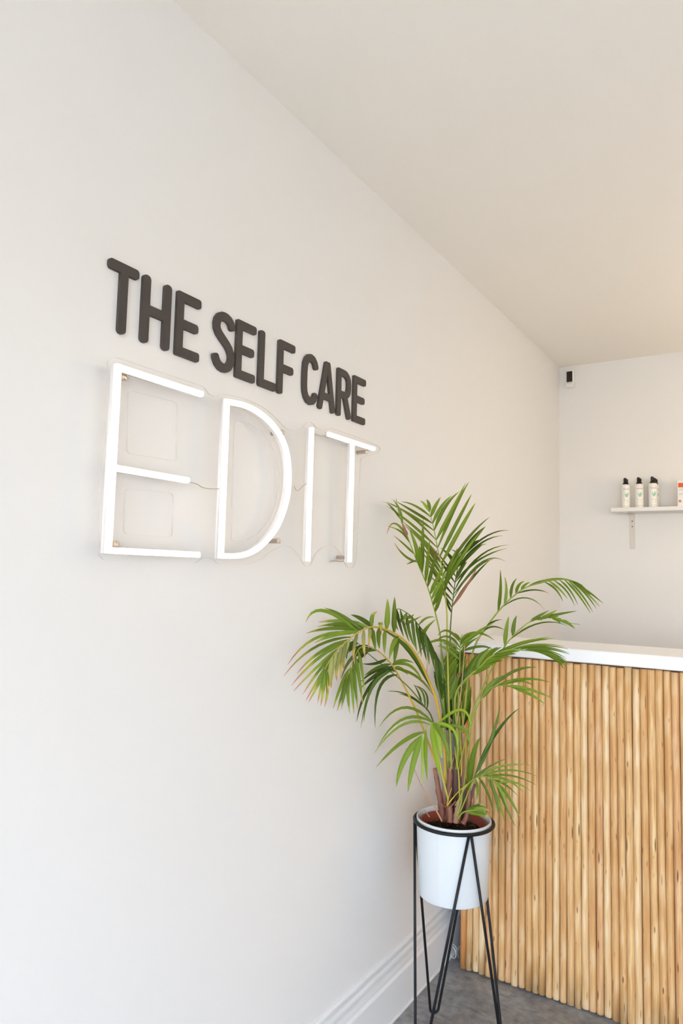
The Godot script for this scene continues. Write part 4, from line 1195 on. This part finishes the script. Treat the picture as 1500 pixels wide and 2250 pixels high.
func build_neon_sign() -> void:
	var base := Vector3(0, 1.412, 2.71)
	var t := thing("led_sign", base, "glowing white LED sign reading EDIT on a clear acrylic panel", "sign")
	var shift := Vector2(base.z, base.y)
	var outer := PackedVector2Array()
	for q in smooth_loop(v2s(PANEL), 3):
		outer.append(q - shift)
	var holes := []
	for h in [HOLE_E1, HOLE_E2, HOLE_D]:
		var loop := PackedVector2Array()
		for q in v2s(h):
			loop.append(q - shift)
		holes.append(rounded(loop, 0.009))
	var whole := keyhole(outer, holes)
	var tri := triangles(whole)
	if tri.is_empty():
		print("the acrylic panel could not be triangulated")
	var x0 := 0.030
	var x1 := 0.0345
	var st := new_st(false)
	for k in range(0, tri.size(), 3):
		var q := [whole[tri[k]], whole[tri[k + 1]], whole[tri[k + 2]]]
		if (q[1] - q[0]).cross(q[2] - q[0]) < 0:
			q = [q[0], q[2], q[1]]
		for o in [0, 1, 2]:
			st.add_vertex(Vector3(x1, q[o].y, q[o].x))
		for o in [0, 2, 1]:
			st.add_vertex(Vector3(x0, q[o].y, q[o].x))
	put("acrylic_panel", done(st), mats.acrylic, t)
	for loop: PackedVector2Array in [outer] + holes:
		st = new_st(false)
		var q := loop.duplicate()
		if Geometry2D.is_polygon_clockwise(q) == (loop == outer):
			q.reverse()
		for i in q.size():
			var j := (i + 1) % q.size()
			quad(st, Vector3(x0, q[i].y, q[i].x), Vector3(x0, q[j].y, q[j].x), Vector3(x1, q[j].y, q[j].x), Vector3(x1, q[i].y, q[i].x))
		put("panel_edge", done(st), mats.acrylic_edge, t)

	var d_line := v2s(D_LINE)
	var curve := PackedVector3Array()
	for q in d_line:
		curve.append(Vector3(q.x, q.y, 0))
	var d_path := PackedVector2Array()
	for q in smooth_path(curve, 3):
		d_path.append(Vector2(q.x, q.y))
	var strokes := [
		["E", v2s([3.2245, 1.7795, 3.2245, 1.4245]), false], ["E", v2s([3.2180, 1.7745, 3.0000, 1.7745]), false], ["E", v2s([3.2180, 1.5840, 3.0300, 1.5840]), false], ["E", v2s([3.2180, 1.4300, 2.9890, 1.4300]), false],
		["D", d_path, true],
		["I", v2s([2.5848, 1.7800, 2.5848, 1.4270]), false],
		["T", v2s([2.5060, 1.7780, 2.2530, 1.7780]), false], ["T", v2s([2.3770, 1.7715, 2.3770, 1.4300]), false]]
	var letter := {}
	for s in strokes:
		var line := PackedVector2Array()
		for q: Vector2 in s[1]:
			line.append(q - shift)
		var pieces := tube_piece(line, x1, 0.0435, 0.0545, 0.0060, s[2])
		if not letter.has(s[0]):
			letter[s[0]] = put("led_letter", pieces[0], mats.sleeve, t)
			letter[s[0]].set_meta("label", "glowing letter %s" % s[0])
		else:
			put("tube_sleeve", pieces[0], mats.sleeve, letter[s[0]])
		put("glowing_tube", pieces[1], mats.glow, letter[s[0]])
		if not s[2]:
			strip_light(t, line[0], line[1])
		else:
			strip_light(t, Vector2(2.919, 1.776) - shift, Vector2(2.919, 1.431) - shift)
			for k in [4, 14, 22, 32, 42]:
				if k + 8 < line.size():
					strip_light(t, line[k], line[k + 8])

	for b in [[3.1975, 1.763], [3.1960, 1.4425], [2.693, 1.749], [2.694, 1.4745], [2.272, 1.767], [2.369, 1.444]]:
		var at := Vector3(0, b[1] - base.y, b[0] - base.z)
		var m := lathe([Vector2(0, 0), Vector2(0.0058, 0), Vector2(0.0058, 0.0295), Vector2(0.0066, 0.0295), Vector2(0.0066, 0.036), Vector2(0.0058, 0.0375), Vector2(0, 0.0375)], 24)
		var bolt := put("standoff_bolt", m, mats.bronze, t, at)
		bolt.rotation.z = -PI / 2
		bolt.set_meta("label", "round metal standoff bolt")
	for w in [[WIRE_1, 0.040], [WIRE_2, 0.040], [WIRE_3, 0.044], [CORD, 0.010]]:
		var pts := PackedVector3Array()
		for q in v2s(w[0]):
			pts.append(Vector3(w[1], q.y - base.y, q.x - base.z))
		put("wire", tube(smooth_path(pts, 5), 0.0011, 0.0011, 6), mats.wire, t)

# ------------------------------------------------------------------ plant stand, pot, palm

func build_stand_and_pot() -> void:
	var centre := Vector3(0.213, 0, 1.995)
	var t := thing("plant_stand", centre, "black metal ring stand on three hairpin legs", "plant stand")
	var ring := PackedVector3Array()
	for k in 64:
		var a := TAU * k / 64
		ring.append(Vector3(cos(a) * 0.1205, 0.645, sin(a) * 0.1205))
	var st := new_st()
	add_tube(st, ring, 0.0052, 0.0052, 12, Color.WHITE, Color.WHITE, 0.0, true)
	put("ring", done(st), mats.steel_black, t)
	for k in 3:
		var fa := deg_to_rad(223.8 + 120.0 * k)
		var out := Vector3(cos(fa), 0, sin(fa))
		var side := Vector3(-sin(fa), 0, cos(fa))
		var foot: Vector3 = out * [0.138, 0.150, 0.150][k]
		var path := PackedVector3Array()
		var top_a := Vector3(cos(fa - PI / 3 + 0.035), 0, sin(fa - PI / 3 + 0.035)) * 0.1215 + Vector3(0, 0.641, 0)
		var top_b := Vector3(cos(fa + PI / 3 - 0.035), 0, sin(fa + PI / 3 - 0.035)) * 0.1215 + Vector3(0, 0.641, 0)
		var r := 0.0145
		var low := Vector3(0, r + 0.0042, 0)
		path.append(top_a)
		path.append(top_a.lerp(foot + low - side * r, 0.5))
		for j in 9:
			var a := PI * j / 8.0
			path.append(foot + low + side * (-cos(a) * r) - Vector3(0, sin(a) * r, 0))
		path.append(top_b.lerp(foot + low + side * r, 0.5))
		path.append(top_b)
		put("hairpin_leg", tube(path, 0.0042, 0.0042, 10), mats.steel_black, t)

	var pot := lathe([Vector2(0, 0.428), Vector2(0.100, 0.428), Vector2(0.1045, 0.4295), Vector2(0.1055, 0.433), Vector2(0.1145, 0.6535), Vector2(0.1140, 0.6560), Vector2(0.1110, 0.6565), Vector2(0.1095, 0.6545), Vector2(0.1030, 0.45), Vector2(0, 0.45)], 72)
	var p := put("plant_pot", pot, mats.pot, self, centre)
	tag(p, "plain white round metal pot held in the black ring stand", "pot")

func leaf_colours(col: int) -> Array:
	match col:
		0: return [rgb(90, 114, 12), rgb(116, 138, 28)]
		1: return [rgb(56, 82, 8), rgb(80, 104, 16)]
		2: return [rgb(122, 150, 26), rgb(140, 164, 46)]
		3: return [rgb(132, 140, 76), rgb(178, 158, 62)]
	return [rgb(150, 96, 70), rgb(170, 110, 84)]

func leaflet_mesh(a: Vector3, m: Vector3, b: Vector3, width: float, col: int, br: float, r: RandomNumberGenerator) -> ArrayMesh:
	var ctrl := m * 2.0 - (a + b) * 0.5
	var n := 9
	var st := new_st()
	var view := (Vector3(0.42, 0.45, 0.79) + Vector3(r.randf_range(-0.25, 0.25), r.randf_range(-0.25, 0.25), r.randf_range(-0.25, 0.25))).normalized()
	var cs := leaf_colours(col)
	var vary := r.randf_range(-0.24, 0.10)
	var rows := []
	var tints := []
	var tip_brown := rgb(176, 112, 92)
	var tip_yellow := rgb(190, 168, 70)
	for i in n + 1:
		var f := float(i) / n
		var c := a.lerp(ctrl, f).lerp(ctrl.lerp(b, f), f)
		var t := ((ctrl - a) * (1.0 - f) + (b - ctrl) * f).normalized()
		var s := t.cross(view).normalized()
		var up := s.cross(t).normalized()
		var w := width * 0.00039 * minf(1.0, 0.28 + 3.4 * f) * pow(maxf(0.0, 1.0 - pow(f, 2.6)), 0.8)
		w = maxf(w, 0.00035)
		rows.append([c - s * w + up * w * 0.22, c - up * w * 0.1, c + s * w + up * w * 0.22])
		var base: Color = cs[0].lerp(cs[1], f * 0.7)
		base = base.lightened(vary) if vary > 0 else base.darkened(-vary)
		if br > 0.0 and f > 1.0 - br * 1.7:
			base = base.lerp(tip_yellow, 0.6)
		if br > 0.0 and f > 1.0 - br:
			base = tip_brown
		tints.append([base, base.lightened(0.08), base.darkened(0.04)])
	for i in n:
		for j in 2:
			var q := [[i, j], [i, j + 1], [i + 1, j + 1], [i, j], [i + 1, j + 1], [i + 1, j]]
			for e in q:
				st.set_color(Color(tints[e[0]][e[1]]).srgb_to_linear())
				st.add_vertex(rows[e[0]][e[1]])
	return done(st)

func build_palm() -> void:
	var base := Vector3(0.213, 0.60, 1.995)
	var t := thing("palm_plant", base, "green areca palm with arching fronds, some browning at the tips", "palm")
	var r := RandomNumberGenerator.new()
	r.seed = 5
	var rim := lathe([Vector2(0.086, -0.10), Vector2(0.0985, 0.036), Vector2(0.1015, 0.038), Vector2(0.1025, 0.042), Vector2(0.1005, 0.045), Vector2(0.0975, 0.043), Vector2(0.085, -0.10)], 64)
	put("nursery_pot", rim, mats.terracotta, t).set_meta("label", "reddish brown plastic nursery pot rim")
	# crumbly soil
	var st := new_st()
	var nz := FastNoiseLite.new()
	nz.seed = 8
	nz.frequency = 55.0
	nz.fractal_octaves = 3
	var rings := 22
	var segs := 72
	var pt := func(i: int, k: int) -> Vector3:
		var rad := 0.0965 * i / rings
		var an := TAU * (k % segs) / segs
		var v := Vector3(cos(an) * rad, 0, sin(an) * rad)
		v.y = 0.016 + nz.get_noise_2d(v.x, v.z) * 0.009
		return v
	for i in rings:
		for k in segs:
			quad(st, pt.call(i, k), pt.call(i + 1, k), pt.call(i + 1, k + 1), pt.call(i, k + 1))
	put("soil", done(st), mats.soil, t)
	# bits of straw and bark on the soil
	st = new_st()
	for k in 60:
		var an := r.randf() * TAU
		var rad := 0.09 * sqrt(r.randf())
		var p0 := Vector3(cos(an) * rad, 0.022 + r.randf() * 0.004, sin(an) * rad)
		var dir := Vector3(r.randf_range(-1, 1), r.randf_range(-0.2, 0.35), r.randf_range(-1, 1)).normalized() * r.randf_range(0.004, 0.016)
		var c := rgb(150, 118, 84).lerp(rgb(70, 50, 36), r.randf()).srgb_to_linear()
		add_tube(st, PackedVector3Array([p0, p0 + dir * 0.5 + Vector3(0, 0.001, 0), p0 + dir]), 0.0009, 0.0006, 5, c, c)
	var litter := put("bark_litter", done(st), mats.stem, t)
	litter.set_meta("kind", "stuff")
	var kinds := [[rgb(122, 70, 54), rgb(150, 104, 78)], [rgb(150, 104, 84), rgb(178, 140, 116)], [rgb(84, 56, 54), rgb(110, 84, 76)], [rgb(206, 170, 50), rgb(170, 180, 60)], [rgb(196, 148, 116), rgb(186, 140, 110)]]
	for s in STEMS:
		var k: Array = kinds[s[2]]
		st = new_st()
		var path := smooth_path(v3s(s[3]), 4)
		add_tube(st, path, s[0] * (1.25 if s[2] < 3 else 1.0), s[1] * (1.2 if s[2] < 3 else 1.0), 9, Color(k[0]).srgb_to_linear(), Color(k[1]).srgb_to_linear(), 0.22 if s[2] < 3 else 0.0)
		put(["stem_sheath", "stem_sheath", "stem_sheath", "leaf_stalk", "dead_stalk"][s[2]], done(st), mats.stem, t)
	var tones := [[rgb(150, 158, 60), rgb(118, 148, 52)], [rgb(96, 120, 44), rgb(70, 104, 36)], [rgb(186, 176, 70), rgb(140, 160, 62)], [rgb(206, 166, 50), rgb(176, 158, 70)]]
	for f in FRONDS:
		st = new_st()
		var path := smooth_path(v3s(f.rachis), 4)
		var tn: Array = tones[f.tone]
		add_tube(st, path, f.r0, f.r1, 7, Color(tn[0]).srgb_to_linear(), Color(tn[1]).srgb_to_linear())
		var fr := put("frond", done(st), mats.stem, t)
		for l in f.leaflets:
			var a := Vector3(l[0], l[1], l[2])
			put("leaflet", leaflet_mesh(a, Vector3(l[3], l[4], l[5]), Vector3(l[6], l[7], l[8]), l[9], l[10], l[11], r), mats.leaf, fr)

# ------------------------------------------------------------------ shelf, bottles, box

func build_shelf() -> void:
	var y := 1.7605
	var t := thing("wall_shelf", Vector3(0.313, y, 0), "thin white shelf board on metal angle brackets", "shelf")
	put("board", box(Vector3(0, 0, 0), Vector3(1.15, 0.021, 0.157), 0.0015), mats.shelf, t)
	var grey := mat(rgb(214, 208, 200), 0.4, 0.2)
	for x in [0.081, 0.85]:
		var st := new_st(false)
		add_box(st, Vector3(x - 0.0125, -0.186, 0.0), Vector3(x + 0.0125, -0.0035, 0.004), 0.001)
		add_box(st, Vector3(x - 0.0125, -0.004, 0.0), Vector3(x + 0.0125, 0.0, 0.13), 0.0008)
		add_box(st, Vector3(x - 0.0125, -0.190, 0.0), Vector3(x + 0.0125, -0.183, 0.0065), 0.0008)
		var b := put("bracket", done(st), grey, t)
		for dy in [-0.040, -0.070]:
			var s := put("screw", lathe([Vector2(0, 0), Vector2(0.0036, 0), Vector2(0.0032, 0.0012), Vector2(0, 0.0016)], 14), mat(rgb(120, 114, 108), 0.35, 0.8), b, Vector3(x, dy, 0.004))
			s.rotation.x = PI / 2

	var top := y + 0.021
	var labels := ["white pump bottle with black cap, leftmost on the shelf", "white pump bottle with black cap, second from the shelf's left end", "white pump bottle with black cap, front right beside the orange-topped box", "white pump bottle mostly hidden behind the third bottle on the shelf"]
	var body := lathe([Vector2(0.0, 0.0), Vector2(0.0195, 0.0), Vector2(0.0212, 0.0012), Vector2(0.0218, 0.004), Vector2(0.0218, 0.121), Vector2(0.0213, 0.1255), Vector2(0.0195, 0.1287), Vector2(0.016, 0.130), Vector2(0.0, 0.130)], 40, true)
	# the print wraps the wall of the bottle only
	mats.bottle.uv1_scale = Vector3(1, -1.0 / 0.130, 1)
	mats.bottle.uv1_offset = Vector3(0, 1, 0)
	var first: Node3D = null
	var spots := [Vector3(0.379, top, 0.095), Vector3(0.4465, top, 0.095), Vector3(0.515, top, 0.100), Vector3(0.5175, top, 0.040)]
	for k in 4:
		var o: Node3D
		if first == null:
			o = thing("pump_bottle", spots[k], labels[k], "bottle", "white bottles on the shelf")
			put("bottle_body", body, mats.bottle, o)
			var cap := put("pump_cap", lathe([Vector2(0, 0.130), Vector2(0.0152, 0.130), Vector2(0.0152, 0.1345), Vector2(0.0128, 0.139), Vector2(0.0112, 0.143), Vector2(0.0, 0.143)], 28), mats.cap, o)
			var st := new_st(false)
			add_box(st, Vector3(-0.0105, 0.1425, -0.008), Vector3(0.0055, 0.1640, 0.008), 0.0022)
			add_box(st, Vector3(0.003, 0.1425, -0.006), Vector3(0.0115, 0.1585, 0.006), 0.002)
			add_box(st, Vector3(-0.0085, 0.1600, -0.0065), Vector3(0.0010, 0.1665, 0.0065), 0.0016)
			put("nozzle", done(st), mats.cap, cap)
			first = o
		else:
			o = first.duplicate()
			o.name = numbered("pump_bottle")
			add_child(o)
			o.position = spots[k]
			tag(o, labels[k], "bottle", "white bottles on the shelf")
		o.rotation.y = [0.02, -0.03, 0.05, 0.12][k]

	var bx := thing("product_box", Vector3(0.637, top, 0.065), "small white carton with an orange panel, at the shelf's right", "box")
	put("carton", box(Vector3(0, 0, 0), Vector3(0.085, 0.134, 0.075), 0.0012), mats.bottle_plain, bx)
	var orange := mat(rgb(226, 92, 34), 0.5)
	put("orange_panel", box(Vector3(0.004, 0.098, 0.0751), Vector3(0.081, 0.121, 0.0756)), orange, bx)
	var grey2 := mat(rgb(196, 186, 180), 0.6)
	for row in [[0.088, 0.030], [0.083, 0.044], [0.066, 0.022], [0.060, 0.036]]:
		put("print_line", box(Vector3(0.006, row[0], 0.0751), Vector3(0.006 + row[1], row[0] + 0.0022, 0.0754)), grey2, bx)
	var dot := put("round_mark", lathe([Vector2(0.0022, 0), Vector2(0.0062, 0), Vector2(0.0062, 0.0004), Vector2(0.0022, 0.0004)], 24), mat(rgb(205, 92, 74), 0.5), bx, Vector3(0.0115, 0.0275, 0.0751))
	dot.rotation.x = PI / 2

func build_small_things() -> void:
	# little wall sensor up in the corner
	var s := thing("wall_sensor", Vector3(0.0655, 2.502, 0.0), "small white wall sensor with a black window in the ceiling corner", "sensor")
	put("housing", box(Vector3(-0.0245, 0, 0), Vector3(0.0245, 0.104, 0.028), 0.004), mats.wall, s)
	put("dark_window", box(Vector3(-0.0165, 0.031, 0.0275), Vector3(0.0165, 0.093, 0.0305), 0.001), mat(rgb(30, 24, 22), 0.2), s)
	put("lens_strip", box(Vector3(-0.0165, 0.0225, 0.0275), Vector3(0.0165, 0.0295, 0.0295), 0.0008), mat(rgb(214, 212, 204), 0.3), s)
	# loop of clear cable at the gap between skirting and counter
	var pts := PackedVector3Array()
	for k in 26:
		var a := TAU * k / 22.0
		pts.append(Vector3(0.016 * sin(a), 0.050 + 0.021 * cos(a), 0.006 * sin(a) - 0.0006 * k))
	for q in [Vector3(0.006, 0.012, -0.05), Vector3(0.004, 0.0022, -0.12), Vector3(0.0, 0.0022, -0.22)]:
		pts.append(q)
	var c := put("cable_loop", tube(smooth_path(pts, 2), 0.0021, 0.0021, 8), mat(rgb(176, 176, 178), 0.25), self, Vector3(0.051, 0.0, 1.615))
	tag(c, "grey cable coiled in a loop beside the counter's foot", "cable")

# a warm globe pendant hung low behind the counter, to the right of the picture; it warms the ceiling and the far wall
func build_pendants() -> void:
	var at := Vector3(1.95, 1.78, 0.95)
	var t := thing("pendant_lamp", at, "warm opal glass globe pendant lamp hanging behind the counter", "lamp")
	var globe := SphereMesh.new()
	globe.radius = 0.15
	globe.height = 0.30
	put("globe_shade", globe, mats.globe, t)
	put("cord", tube(PackedVector3Array([Vector3(0, 0.15, 0), Vector3(0, 0.45, 0), Vector3(0, ROOM_H - at.y, 0)]), 0.003, 0.003, 8), mats.cap, t)
	put("ceiling_rose", lathe([Vector2(0, ROOM_H - at.y - 0.035), Vector2(0.045, ROOM_H - at.y - 0.035), Vector2(0.05, ROOM_H - at.y), Vector2(0, ROOM_H - at.y)], 32), mats.cap, t)
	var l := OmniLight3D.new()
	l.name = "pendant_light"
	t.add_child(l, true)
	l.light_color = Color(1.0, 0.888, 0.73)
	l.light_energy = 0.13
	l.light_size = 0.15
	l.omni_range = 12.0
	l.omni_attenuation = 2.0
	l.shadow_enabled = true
